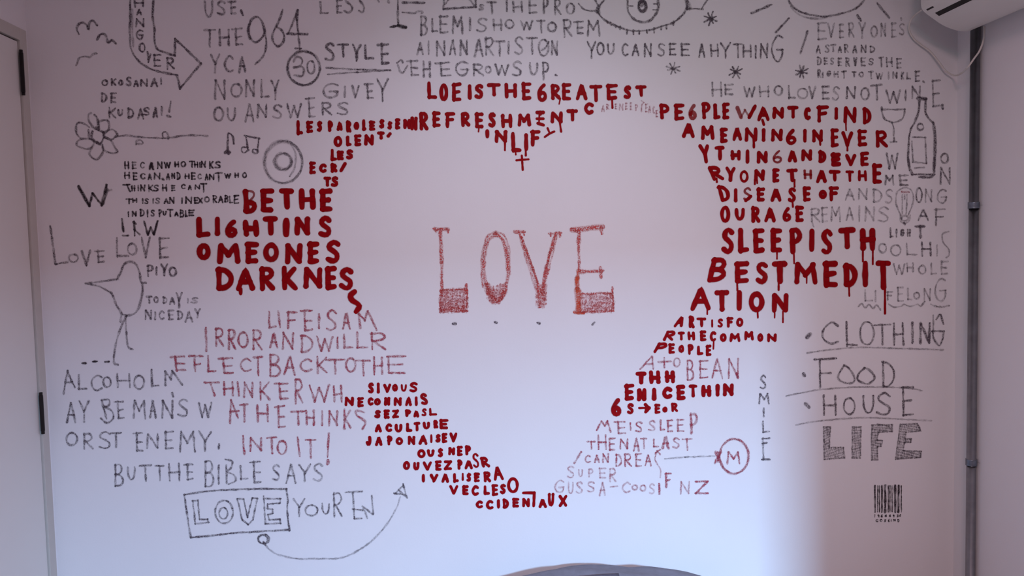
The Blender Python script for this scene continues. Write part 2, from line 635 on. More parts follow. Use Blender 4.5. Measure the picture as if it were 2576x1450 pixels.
bm.faces.new(rb)
bmesh.ops.recalc_face_normals(bm, faces=bm.faces)
mesh_obj('body', bm, M['plastic'], ac)


def strip(name, pa, pb, y0, y1, m, lift, width):
    """a strip lying along the unit on its underside, between two points of the profile"""
    a, b = Vector((pa.x, 0, pa.z)), Vector((pb.x, 0, pb.z))
    t = (b - a).normalized()
    nrm = Vector((-abs(t.z), 0, -abs(t.x)))
    bm = bmesh.new()
    mid = (a + b) / 2
    vs = []
    for y in (y0, y1):
        for s, h in ((-1, -.01), (-1, lift), (1, lift), (1, -.01)):
            p = mid + t * (s * width / 2) + nrm * h
            vs.append(bm.verts.new((p.x - o0.x, y - o0.y, p.z - o0.z)))
    for i in range(4):
        bm.faces.new((vs[i], vs[(i + 1) % 4], vs[4 + (i + 1) % 4], vs[4 + i]))
    bm.faces.new(vs[:4])
    bm.faces.new(vs[4:])
    bmesh.ops.recalc_face_normals(bm, faces=bm.faces)
    return mesh_obj(name, bm, m, ac)


strip('air_outlet', prof[3] * .55 + prof[2] * .45, prof[3], AY - .035, AY - LEN + .05, M['black'], .0012, .017)
strip('front_seam', prof[1] * .5 + prof[2] * .5, prof[2], AY - .018, AY - .055, M['hinge'], .0010, .006)
tag(ac, 'off white wall air conditioner with black outlet slot above the pipe', 'air conditioner')

# cable hanging from the air conditioner
cpts = [on_y(2476, 66, -.185), on_y(2475, 96, -.185), on_y(2465, 126, -.182), on_y(2450, 148, -.178), on_y(2434, 170, -.165), on_y(2418, 185, -.10), on_y(2400, 190, -.03),
        on_y(2380, 179, -.022), on_y(2361, 155, -.018), on_y(2340, 130, -.014), on_y(2318, 114, -.012), on_y(2299, 98, -.012), on_y(2288, 78, -.014), on_y(2289, 57, -.03), on_y(2300, 40, -.06), on_y(2319, 25, -.15)]
bm = bmesh.new()
tube(bm, catmull([tuple(p) for p in cpts], 8), .0030, 10)
co = mesh_obj('power_cable', bm, M['cable'], None, True)
tag(co, 'thin pale cable looping under the air conditioner and over the pipe', 'cable')

# cushion whose top shows at the lower edge
cy = -.21
top = on_y(1475, 1438, cy)
left = on_y(1313, 1450, cy)
cu = empty('floor_cushion', (top.x + .05, cy, 0))
bm = bmesh.new()
bmesh.ops.create_uvsphere(bm, u_segments=64, v_segments=40, radius=1)
hz = top.z / 2
for v in bm.verts:
    x, y, z = v.co
    px_ = x
    z2 = z
    sk = -.012 * max(0, x - .12) if z > 0 else 0
    wr = .006 * math.sin(9 * x + 5 * y) * math.sin(7 * y - 3 * z)
    v.co = Vector((px_ * .50, y * .19, hz + z2 * hz + wr * (z > 0) + sk - .006 * math.exp(-((x - .22) / .08) ** 2) * (z > .3)))
mn = min(v.co.z for v in bm.verts)
mx_ = max(v.co.z for v in bm.verts)
for v in bm.verts:
    v.co.z = (v.co.z - mn) * top.z / (mx_ - mn)
# where the welt runs: a darker tube over the top from front left to back right
band = []
for i in range(40):
    a = math.radians(84 + i * 92 / 39)
    band.append(a)
mesh_obj('cover', bm, M['fabric'], cu, True)
bm = bmesh.new()
pts = []
for a in band:
    x, z = math.cos(a), math.sin(a)
    px_ = x
    z2 = z
    pts.append((px_ * .50 * .985, -.045 + .03 * x, (hz + z2 * hz) * .985))
tube(bm, pts, .0105, 10)
mesh_obj('dark_band', bm, M['dark_band'], cu, True)
tag(cu, 'rounded grey blue fabric cushion showing its top at the lower edge', 'cushion')

WR, DR = 'wall writing', 'wall drawing'
G = 'red painted phrases forming the heart'
# ---- red brush paint around the heart
def quote(name, label, style, ls, wpx=None, group=None): return writing(name, label, WR, style, ls, wpx, group)


def ln(*ls, st=None, w=None, name='text_line'): return (name, list(ls), st, w)


quote('painted_quotation', 'red painted LOE IS THE GREATEST REFRESHMENT IN LIFE above the centre of the heart', 'paint', [
    ln(('S4', 'L 205 100 355 360,O 395 125 525 390,E 580 110 725 395,I 820 140 885 360,S 925 125 1060 355,T 1115 120 1315 310,H 1370 120 1575 345,E 1635 105 1785 375,6 1870 120 2025 400,R 2075 130 2225 375,- 2205 310 2222 350 2205 430 w3.5,E 2245 115 2385 375'),
       ('S5', 'A 55 110 225 370,T 260 145 445 395,E 510 130 680 370,S 775 150 890 360,T 955 150 1115 325,- 600 370 605 490 w5'), w=8.6),
    ln(('S4', 'R 85 560 225 830,E 285 545 410 785,F 480 560 630 790,R 715 560 860 775,E 930 560 1060 800,S 1135 555 1245 790,H 1320 585 1500 790,M 1575 585 1780 770,T 1850 535 1985 605,- 1870 655 1965 655 w6,- 1885 725 1965 750 w7,- 1905 600 1900 740 w4,N 2075 550 2265 725,T 2320 510 2490 690,- 990 800 985 850 w4,- 2215 700 2235 850 w5'),
       ('S5', 'C 175 410 320 590'), w=8.6),
    ln(('S4', 'I 1090 820 1145 950,N 1225 830 1430 1020,- 1385 1000 1385 1130 w5,L 1475 865 1630 1165,- 1545 1150 1550 1200 w4,I 1670 880 1745 1140,- 1700 1130 1700 1210 w5,F 1770 825 1920 1080,- 2030 800 2060 870 w5,- 2130 850 2060 880 1990 930 w5'), w=9),
])
writing('painted_cross', 'small red painted cross below the notch at the top of the heart', DR, 'paint', [('cross_strokes', [('S4', '- 1640 1215 1655 1430,- 1560 1285 1740 1270')], None, 5)])
quote('pencil_lettering', 'tiny reddish ART NEEDS PEACE lettering squeezed between REFRESHMENT and PEOPLE WANT', 'redfaint', [
    ln(('Q', 'A 500 510 600 720,R 640 490 730 660,E 900 480 960 650,N 1020 480 1150 680,E 1200 450 1270 660,E 1340 450 1400 670,P 1490 500 1580 690,- 1680 400 1750 450 1715 490,- 1690 500 1680 710,E 1790 480 1870 730,A 1880 520 1960 750,C 2010 540 2080 790,E 2100 670 2170 880'))], 3.4)
quote('painted_quotation', 'red painted French saying starting LES PAROLES, stepping down the upper left of the heart', 'paint', [
    ln(('S3', 'L 155 680 250 900,E 305 690 405 870,S 465 680 545 860,P 630 685 710 850,A 765 690 855 835,R 905 685 990 860,O 1020 705 1105 830,L 1150 670 1210 840,E 1255 685 1345 835,S 1410 655 1485 810,S 1535 685 1605 825,E 1650 650 1725 815,N 1770 660 1890 810,N 1880 625 1990 830')),
    ln(('S3', 'O 720 920 850 1085,L 905 915 985 1070,E 1030 895 1135 1070,N 1180 895 1330 1060,T 1380 850 1490 965,- 1570 885 1545 915')),
    ln(('S3', 'L 670 1115 765 1295,E 770 1140 870 1280,S 905 1115 1015 1275')),
    ln(('U2', 'E 1795 100 1890 290,C 1945 130 2055 275,R 2115 125 2220 270,- 2335 135 2275 235')),
    ln(('U2', 'T 2015 330 2120 475,S 2125 320 2235 485')),
], 7.6)
quote('painted_quotation', 'thick red painted BE THE LIGHT IN SOMEONES DARKNESS left of the heart', 'paint', [
    ln(('U2', '- 830 560 850 850,~ 850 540 940 560 955 620 900 690 w5 c.7,~ 860 710 950 740 960 800 910 850 830 850,E 1055 510 1260 870,T 1340 510 1560 825,H 1630 515 1890 830,E 1950 515 2140 855')),
    ln(('U4', 'L 80 40 290 350,I 360 45 445 325,6 520 75 715 355,H 785 85 1035 335,T 1100 30 1315 325,I 1395 55 1490 330 w15,N 1565 35 1815 310,S 1935 10 2135 350')),
    ln(('U4', 'O 95 435 300 690,M 400 445 750 740,E 825 415 1025 745,O 1100 425 1335 720,N 1420 440 1695 745,E 1765 410 1940 745,S 2045 380 2265 745')),
    ln(('U4', 'D 380 795 650 1150,A 690 805 965 1150,- 755 1130 755 1200 w8,R 1030 790 1275 1150,K 1370 790 1610 1145,N 1700 800 2000 1125,E 2035 785 2205 1140,S 2245 790 2465 1150')),
    ln(('P', '~ 891 735 882 743 885 755 899 764 904 772 897 783')),
], 12.5)
quote('painted_quotation', 'red painted PEOPLE WANT TO FIND A MEANING stack at the upper right of the heart', 'paint', [
    ln(('S5', 'P 1310 430 1470 660,E 1535 430 1690 680,6 1755 430 1880 680 c.75,P 1950 405 2090 660,L 2130 430 2235 665,E 2265 415 2375 665'),
       ('S6', '- 450 490 505 630 c.7,- 505 630 570 520 w4 c.5,- 560 520 640 640 w5 c.5,- 630 630 715 470,A 750 455 935 690,- 830 680 850 740 w7,N 975 480 1160 655,T 1205 460 1375 650,C 1460 475 1560 680,F 1650 455 1830 710,I 1910 485 1980 670,N 2050 475 2255 720,D 2345 485 2475 735,- 2090 640 2095 830 w4')),
    ln(('S5', 'A 1660 705 1850 945,M 1940 760 2150 975'), ('S6', 'E 185 790 300 1020,A 375 765 520 990,N 555 790 760 1000,- 695 960 700 1090 w6,I 815 805 880 1000,N 955 810 1140 995,6 1180 815 1350 1055,I 1440 815 1505 1010,N 1575 820 1750 1010,- 1700 980 1705 1050 w5,E 1860 805 1985 1085,V 2025 845 2205 1080,- 2115 1060 2115 1135 w5,E 2265 820 2415 1070'),
       ('S7', 'R 970 835 1160 1095')),
    ln(('U5', 'Y 120 25 280 305 -40,T 350 50 500 265,H 580 110 745 260,I 805 105 880 310,N 980 125 1155 305,6 1220 110 1370 310 w5.5 c.8,A 1455 95 1590 290,N 1650 100 1830 270,D 1915 110 2035 305,E 2105 145 2260 355 w11'),
       ('U6', 'V 760 170 925 350,E 985 135 1115 350')),
    ln(('U5', 'R 270 350 465 570 -60,- 375 540 380 590 w5,Y 510 365 665 590,O 725 415 860 600 w6,N 940 400 1110 575,- 955 560 955 620 w5,- 990 560 990 610 w4,E 1220 385 1325 600,T 1435 390 1600 590,- 1555 560 1555 660 w5,H 1685 405 1825 550 w6 c.8,A 1880 395 2045 605,T 2075 410 2245 585'),
       ('U6', 'T 765 415 890 590 w7,H 945 415 1090 575 w7,E 1165 310 1315 615 w10')),
    ln(('U5', 'D 405 640 575 890 -50,I 630 690 700 895,S 780 670 905 880 w5.5 c.75,- 890 810 820 870 w8,E 980 675 1105 885,A 1195 670 1355 885,S 1455 665 1580 900,- 1525 880 1530 965 w5,E 1680 660 1800 885,O 1925 710 2045 850,F 2075 655 2225 880')),
    ln(('U5', 'O 430 950 580 1210,U 650 990 805 1175,R 895 960 1035 1205,A 1100 970 1270 1200,6 1370 970 1505 1195,E 1565 950 1695 1195')),
], 8.8)
quote('painted_quotation', 'thick dripping red SLEEP IS TH BEST MEDITATION right of the heart', 'paint', [
    ln(('U7', 'S 450 75 645 475,L 695 85 865 465,E 925 90 1105 465,E 1190 90 1365 460,- 1290 440 1290 550 w4,P 1470 85 1670 480,- 1545 460 1550 620 w4,I 1770 100 1860 440 w14,S 1955 90 2135 495,T 2220 75 2475 400 w14'),
       ('U8', 'H 970 90 1225 430 w14,- 1025 420 1025 590 w4.5,- 1175 420 1175 630 w4.5')),
    ln(('U7', 'B 255 535 540 905 70,E 645 590 865 920,- 685 900 690 1030 w4.5,S 965 590 1155 935,T 1220 585 1450 930 w14,- 1315 920 1315 1020 w5,M 1540 605 1905 935,- 1740 800 1740 915 w4,E 1985 580 2215 985 w14,D 2290 620 2510 975 w14,- 2380 960 2385 1110 w4.5'),
       ('U8', 'I 1020 590 1100 970 w14,T 1220 575 1440 1010 w14,- 1360 1000 1360 1380 w5.5')),
    ln(('U7', 'A -20 970 285 1330,- 235 1270 235 1390 w4,T 350 1025 560 1345,I 685 1035 755 1340,O 860 1045 1100 1360,- 995 1340 1000 1440 w4.5,N 1205 1075 1470 1365,- 1255 1350 1255 1440 w4,- 1380 1350 1380 1510 w4')),
], 12.5)
quote('painted_quotation', 'small red painted ART IS FOR THE COMMON PEOPLE under MEDITATION', 'paint', [
    ln(('V8', 'A 720 205 855 380 60,R 915 210 1005 400,T 1035 235 1180 380,I 1255 265 1290 385 w5,S 1355 250 1435 390 w5.5,F 1490 230 1590 385,O 1635 240 1745 380')),
    ln(('V8', 'R 545 435 710 590 60,T 755 450 855 580,H 895 450 1015 580,E 1085 435 1185 595,C 1235 440 1335 600,- 1295 580 1290 710 w4,O 1390 475 1490 605,M 1535 475 1700 605,M 1755 445 1900 580,O 1955 475 2045 605,N 2100 480 2250 605')),
    ln(('V8', 'P 405 615 575 770 80,E 610 625 705 785,O 760 650 850 770,P 900 640 990 800,L 1040 665 1135 805,E 1175 650 1260 820')),
], 7)
quote('painted_quotation', 'red painted THE NICE THINGS with small arrow and FOR beside the lower right heart edge', 'paint', [
    ln(('V8', 'T 120 1055 275 1245,H 310 1045 495 1245,H 550 1040 715 1225'), w=10.5),
    ln(('W5', 'E 545 640 690 890,N 730 710 885 900 w11,I 960 705 1030 890 w11,C 1115 680 1270 870,E 1330 655 1470 885,T 1520 650 1645 850 w8,H 1705 660 1865 835,I 1925 640 1985 830,N 2030 635 2205 820'), w=9.8),
    ln(('W5', '6 340 860 505 1135 w11,S 585 930 690 1100 w7.5,E 1000 940 1090 1090,O 1120 985 1200 1075,R 1250 925 1355 1065'), w=6.5),
    ln(('W5', '- 770 1005 890 1005 w5,- 865 955 920 1005 870 1060 w8,- 880 980 880 1030 w8'), name='arrow_mark'),
])
quote('painted_quotation', 'small red painted French text SI VOUS NE CONNAISSEZ descending the lower left of the heart', 'paint', [
    ln(('W3', 'S 640 135 725 310,I 770 140 815 305,V 870 160 985 290,O 1000 160 1090 275,U 1130 165 1225 275 w5,S 1265 130 1390 285 w6')),
    ln(('W3', 'N 280 355 425 490,E 475 360 570 510,C 630 360 720 490,O 730 375 830 485,N 880 360 975 485,N 1025 365 1150 490,A 1200 345 1300 490,I 1345 350 1390 490,S 1430 295 1540 480 -30')),
    ln(('W3', 'S 735 550 830 680,E 875 545 965 685,Z 1005 545 1105 680,P 1195 545 1290 655,A 1325 545 1410 665,S 1450 525 1525 650 w5,L 1555 525 1680 640 w5.5')),
    ln(('W3', 'A 740 750 845 890,C 900 755 1000 890,U 1040 765 1155 895,L 1210 750 1305 885,T 1330 735 1425 875,U 1465 735 1575 850,R 1625 705 1700 830,E 1715 690 1850 845')),
    ln(('W3', 'J 605 950 690 1100,A 745 940 855 1095,P 925 940 1005 1085,O 1055 965 1170 1085,N 1235 945 1355 1080,A 1405 920 1535 1080,I 1580 925 1610 1050 w5,S 1660 910 1735 1050,E 1755 900 1835 1050,V 1870 895 1990 1045')),
    ln(('W4', 'O 300 185 425 320,U 445 190 560 300,S 610 165 690 310,N 765 155 875 275,E 900 135 985 290,P 1020 125 1115 280')),
    ln(('W4', 'O 85 365 190 500,U 235 380 335 505,V 385 370 520 505,E 570 355 665 510,Z 705 350 825 505,P 905 340 985 490,A 1015 340 1140 485,S 1135 240 1235 465 -20 w5,R 1260 300 1385 460 -30')),
    ln(('W4', 'I 370 560 415 685,V 490 560 615 685,A 665 540 780 690,L 840 550 925 690,I 970 545 1005 660 w5,S 1045 540 1115 685,E 1155 540 1245 685,R 1300 520 1415 685,A 1445 425 1595 655 -30')),
    ln(('W4', 'V 785 730 920 870,E 980 730 1075 880,C 1120 730 1230 890,L 1300 735 1395 880,E 1425 715 1525 890,S 1550 705 1640 865,O 1660 610 1835 850')),
    ln(('W4', 'C 1185 955 1290 1085,C 1340 950 1450 1100,I 1505 945 1550 1080,D 1590 930 1685 1085,E 1735 920 1840 1065,N 1885 925 2005 1060,- 1910 845 2070 845 2060 1040,A 2135 925 2260 1075,U 2275 850 2375 1050,X 2440 880 2570 1060')),
], 7)

# ---- the large LOVE in the middle of the heart
writing('love_lettering', 'large red crayon LOVE with filled letter feet in the middle of the heart', WR, 'crayon', [
    ('letter', [('P', '- 1093 577 1127 577 w9,- 1108 578 1111 660 w8.5,- 1111 660 1112 735 w8.5,- 1094 578 1097 584 w5,- 1124 577 1127 584 w6,- 1173 717 1174 740 w7,- 1109 730 1174 728 w4,- 1109 730 1108 784 1174 783 1175 730 w5,# 8 10 1108 729 1175 727 1176 784 1107 786 c.62,# 9 97 1108 729 1175 727 1176 784 1107 786 c.5,# 8 -38 1108 752 1176 752 1176 784 1107 786 c.55,- 1110 778 1165 774 w9 c.8')], None, 7),
    ('letter', [('P', '~ 1246 590 1230 604 1221 630 1218 660 1218 690 1224 715 1234 742 1247 758 w9 c.85,~ 1246 590 1262 601 1272 625 1277 655 1278 690 1275 715 1267 742 1257 757 w9.5 c.9,~ 1245 583 1227 595 1217 622 1212 655 1212 690 1215 722 w6 c.6,~ 1247 583 1268 593 1280 622 1282 650 1283 690 w5 c.55,# 7.5 15 1219 712 1236 721 1250 724 1274 710 1269 742 1256 763 1234 763 1224 738 c.7,# 8 100 1219 712 1236 721 1250 724 1274 710 1269 742 1256 763 1234 763 1224 738 c.6,# 7 -40 1224 732 1270 732 1258 758 1236 760 c.7')], None, 7),
    ('letter', [('P', '- 1295 583 1318 583 w8.5,- 1317 583 1319 591 w5,- 1306 586 1330 645 1351 712 1356 742 w6,- 1312 596 1342 680 1361 735 w5.5 c.85,- 1308 598 1328 662 1349 728 w7 c.5,- 1383 588 1410 586 w8.5,- 1384 587 1385 594 w5,- 1408 586 1409 595 w6,- 1398 588 1384 635 1370 690 1364 742 w7.5,- 1394 598 1378 658 1368 735 w6.5 c.85,- 1401 594 1378 690 w4.5 c.6,# 6.5 88 1347 720 1375 718 1372 771 1351 772 c.8,# 7 4 1349 735 1373 733 1372 771 1351 772 c.7')], None, 7),
    ('letter', [('P', '- 1439 579 1515 571 w12,- 1438 576 1450 583 w6,- 1511 571 1514 587 w7.5,- 1456 582 1456 630 w10,- 1456 630 1457 680 w7.5 c.9,- 1462 684 1515 681 w10,- 1510 674 1512 698 w8,- 1540 724 1540 750 w5.5,# 8 5 1458 740 1541 737 1543 783 1460 787 c.5,# 8.5 98 1458 740 1541 737 1543 783 1460 787 c.5,# 9 -40 1490 745 1541 745 1543 783 1470 787 c.4,- 1462 740 1541 738 1543 783 1460 786 w5')], None, 7),
    ('letter_stem', [('P', '- 1456 682 1452 700 1452 732 w10,- 1453 730 1455 785 w15,- 1445 786 1468 788 w7')], 'orange', 9),
    ('dot', [('P', '- 1141 815 1145 815')], 'dark', 8), ('dot', [('P', '- 1246 811 1248 812')], 'dark', 7),
    ('dot', [('P', '- 1354 813 1356 814')], 'dark', 8), ('dot', [('P', '- 1494 812 1491 816')], 'dark', 7)])

# ---- red pencil
quote('pencil_quotation', 'red pencil LIFE IS A MIRROR text in six lines below DARKNESS', 'red', [
    ln(('V7', 'L 85 260 210 520,- 240 265 270 500,F 370 265 525 535,e 570 240 765 565,I 840 295 875 530,S 970 235 1130 565,A 1210 270 1335 530,- 1480 515 1460 300 1550 400 1595 260 1730 540')),
    ln(('V6', '- 590 515 600 860,R 725 515 865 800,R 920 530 1045 850,O 1070 570 1235 820,R 1290 540 1445 850'),
       ('V7', 'A 110 590 235 815,N 295 575 480 845,D 575 615 770 885,W 820 640 1070 870,I 1130 655 1150 825,L 1215 605 1370 825,L 1415 575 1600 830,R 1625 580 1880 850')),
    ln(('V6', 'e 45 935 285 1170,f 330 930 555 1180,L 605 925 740 1190,e 770 960 1010 1210,C 1105 970 1280 1185,T 1300 945 1455 1250,B 1545 910 1725 1260,A 1770 930 1950 1230'),
       ('V7', 'C 565 975 755 1180,K 815 945 985 1205,T 950 985 1255 1220,O 1255 960 1420 1190,T 1410 1000 1635 1240,H 1670 950 1830 1220,E 1875 935 2180 1210')),
    ln(('W2', '- 90 260 300 255,- 180 265 240 450,H 360 240 540 460,- 590 255 610 455,N 675 250 835 490,K 910 240 1085 525,e 1145 255 1360 520,R 1445 205 1580 585,W 1670 290 1980 560,H 2030 300 2180 560')),
    ln(('W2', '- 490 525 475 870,- 490 530 595 790,- 480 700 600 690,T 620 575 755 860,H 865 590 1070 860,e 1145 605 1310 940,T 1390 685 1610 905,H 1610 670 1760 905,I 1860 685 1880 910,N 1960 685 2115 915,K 2185 660 2310 965,~ 2500 710 2390 680 2400 760 2520 850 2480 960')),
    ln(('W2', '- 670 1070 690 1340,N 765 1090 970 1300,T 1030 1080 1180 1335,O 1185 1130 1340 1355,- 1495 1090 1530 1365,T 1610 1110 1775 1415,- 1970 1030 1950 1380,- 1955 1440 1950 1490 w7')),
])
quote('pencil_lettering', 'thin reddish A+O BEAN lettering between PEOPLE and NICE', 'red', [
    ln(('V8', 'A 215 810 430 1020 80,- 460 910 650 900,- 545 850 550 990,O 680 840 795 990 c.6,B 885 880 1000 1190,E 1070 880 1215 1160,A 1260 840 1435 1160,N 1510 850 1680 1155,- 1640 1080 1660 1150 w6'))], 4.8)
quote('pencil_quotation', 'thin red pencil ME IS SLEEP THEN AT LAST lines below FOR', 'red', [
    ln(('W6', '- 730 375 800 245 850 310 890 240 940 400,e 985 240 1165 435,I 1235 260 1245 385,S 1310 240 1420 410,S 1510 225 1620 395 c.6,L 1680 215 1760 385,E 1790 220 1880 405,E 1940 205 2050 405,P 2130 120 2260 435 w7')),
    ln(('W6', 'T 580 540 710 670,H 735 445 885 670,E 910 495 1010 685,N 1075 510 1210 665,A 1280 485 1375 700,T 1390 490 1490 665 c.7,L 1575 510 1665 635,A 1710 455 1830 660 w7,S 1875 485 1985 655 c.7,T 2020 500 2170 680 c.7')),
    ln(('W6', '- 490 710 390 870 w6,C 545 750 640 875,A 690 735 775 870,N 810 730 915 870,D 1010 735 1110 930,R 1140 735 1260 935,E 1310 730 1410 930,A 1455 735 1560 920')),
], 4.8)
writing('arrow_drawing', 'thin curved pencil arrow rising beside I CAN DREA', DR, 'redfaint', [('shaft', [('W6', '~ 1690 1090 1695 980 1630 870 1610 800 1645 700')], None, 4), ('arrow_head', [('W6', '- 1615 735 1645 690 1685 745,- 1620 720 1690 670')], 'red', 4.5)])
writing('circled_letter_drawing', 'letter M in a red pencil circle with a line pointing to it', DR, 'red', [
    ('letter', [('W7', 'M 1130 580 1335 770')], None, 5.5), ('circle', [('W7', 'o 1240 655 215 265,% 1245 650 222 262 c.6')], 'redfaint', 5.5),
    ('line', [('W7', '- 200 690 500 665 950 648')], 'faint', 4.5), ('star_mark', [('W7', '- 960 590 1030 730,- 1040 590 955 755,- 1000 600 1000 730')], None, 7)])
quote('pencil_quotation', 'very faint SUPER GUSSA COOSIE NZ lettering near the lower tip of the heart', 'redfaint', [
    ln(('W6', 'S 275 915 390 1105,U 445 970 520 1085,P 595 960 680 1095,E 760 945 870 1110,R 915 950 1025 1160')),
    ln(('W6', 'G 90 1130 240 1330,U 290 1165 380 1340,S 415 1150 520 1340,S 580 1150 700 1320,A 765 1150 865 1370,- 940 1235 1040 1225,C 1110 1160 1240 1330,O 1255 1200 1350 1290,O 1380 1200 1480 1310,S 1520 1180 1610 1350,- 1675 1195 1680 1340 w6 c1,F 1760 1025 1860 1250 w6 c1,N 1985 1150 2140 1350,Z 2215 1140 2420 1345 w5.5 c1')),
], 4.6)

# ---- pencil, upper left
writing('arrow_drawing', 'hollow bent pencil arrow with HANGOVER written inside it', DR, 'dark', [
    ('outline', [('R1', '~ 1365 -180 1368 0 1372 200 1365 500 1380 720 1440 850 1550 970 1750 1070 2080 1140,- 2080 1140 2125 1345 2440 960 2050 590 2045 840,~ 2040 840 1900 800 1780 740 1740 600 1735 400 1710 250 1720 0 1722 -180,~ 1400 150 1405 450 1415 700 c.4')], None, 5.6),
    ('text_line', [('R1', 'H 1420 -20 1585 110,A 1465 130 1545 230,N 1450 280 1590 410,G 1460 450 1570 600,O 1500 650 1605 795,- 1635 790 1645 940 1680 830,E 1720 820 1840 1010,R 1915 870 2040 1050')], None, 4.6)])
for lab, s in (('upper pencil bird squiggle left of the hangover arrow', '~ 590 510 560 450 590 370 650 345 710 380 735 450 745 370 770 320 820 320 870 380'),
               ('middle pencil bird squiggle left of the hangover arrow', '~ 870 600 910 530 970 515 1010 560 1035 650 1090 610 1150 660'),
               ('lower faint pencil bird squiggle left of the hangover arrow', '~ 555 985 600 880 680 855 760 870 810 820 860 810 c.6')):
    writing('bird_squiggle', lab, DR, 'dark', [('stroke', [('R1', s)], None, 5.6)], group='pencil bird squiggles')
quote('pencil_quotation', 'small pencil OKOSANAI DE KUDASAI text above the drawn flower', 'dark', [
    ln(('R1', 'O 935 1205 1040 1305,K 1075 1190 1160 1300,O 1190 1210 1260 1295,S 1310 1160 1390 1300,A 1420 1205 1495 1315,N 1520 1200 1640 1310,A 1680 1175 1790 1315,I 1835 1180 1840 1280')),
    ln(('S1', 'D 930 260 1025 405,E 1070 260 1160 420')),
    ln(('S1', 'K 1040 485 1160 650,U 1180 515 1265 615,D 1330 490 1425 650,A 1480 490 1580 665,S 1570 480 1670 610,A 1710 460 1790 640,I 1840 470 1855 610,- 1980 400 1960 545,- 1930 610 1975 625 w6')),
], 5)
writing('flower_drawing', 'pencil flower with seven petals and a long sideways stem', DR, 'pencil',
        [('petal', [('S1', s)], None, None) for s in (
            '~ 775 570 740 600 745 690 775 740 840 810 880 790 880 700 860 630 830 600', '~ 745 780 680 735 620 715 560 740 550 850 600 930 650 960,- 740 830 745 960',
            '~ 900 800 905 700 1020 680 1050 760 1030 830 965 865', '~ 975 900 1000 860 1100 820 1170 890 1140 940 1080 970 985 940',
            '~ 700 960 640 960 570 1000 565 1060 620 1085 720 1115 790 1080 820 1010 760 960', '~ 790 1090 755 1180 800 1250 860 1270 930 1210 960 1130 950 1050',
            '~ 980 940 1080 990 1150 1110 1180 1160 1090 1180 970 1130 950 1060')] +
        [('flower_centre', [('S1', '~ 800 850 790 950 900 1040 960 960 960 870 900 830,- 860 800 880 810 w9,- 950 850 975 865 w8,- 870 1020 905 1040 w8')], 'dark', 5.5),
         ('stem', [('S1', '~ 1140 930 1300 910 1550 935 1900 950 2200 910 2540 915')], None, 5),
         ('leaf', [('S1', '~ 1865 950 1860 880 1900 855 1940 890 1945 960')], None, 5), ('leaf', [('S1', '~ 1460 1040 1470 990 1530 980 1560 1030 1470 1035')], None, 5)])
writing('music_note_drawing', 'single pencil music note between the flower stem and the disc', DR, 'dark', [('stem', [('S2', '~ 440 1150 440 900 470 875 520 930 530 1030')], None, 5.4), ('note_head', [('S2', '- 415 1165 455 1160 w10,- 430 1145 450 1185 w7')], None, 9)])
writing('music_note_drawing', 'pair of beamed pencil music notes beside the drawn disc', DR, 'dark', [('beam', [('S2', '- 695 910 920 955 w4.6')], None, None), ('stem', [('S2', '- 720 920 740 1110')], None, 5), ('stem', [('S2', '- 908 960 890 1130')], None, 5),
        ('note_head', [('S2', '~ 740 1090 660 1090 650 1140 690 1170 750 1130')], None, 5), ('note_head', [('S2', '~ 890 1130 830 1120 820 1160 870 1180 895 1150')], None, 5)])
writing('disc_drawing', 'faint pencil disc of concentric circles above BE THE', DR, 'faint', [('outer_ring', [('S2', 'o 1275 1310 292 322,% 1285 1318 280 310 c.35')], None, 6), ('inner_ring', [('S2', 'o 1280 1300 115 115,% 1275 1305 135 130 c.5')], None, 6.5), ('groove', [('S2', '~ 1400 1050 1470 1200 1450 1400 1380 1520 c.5')], None, 5)])
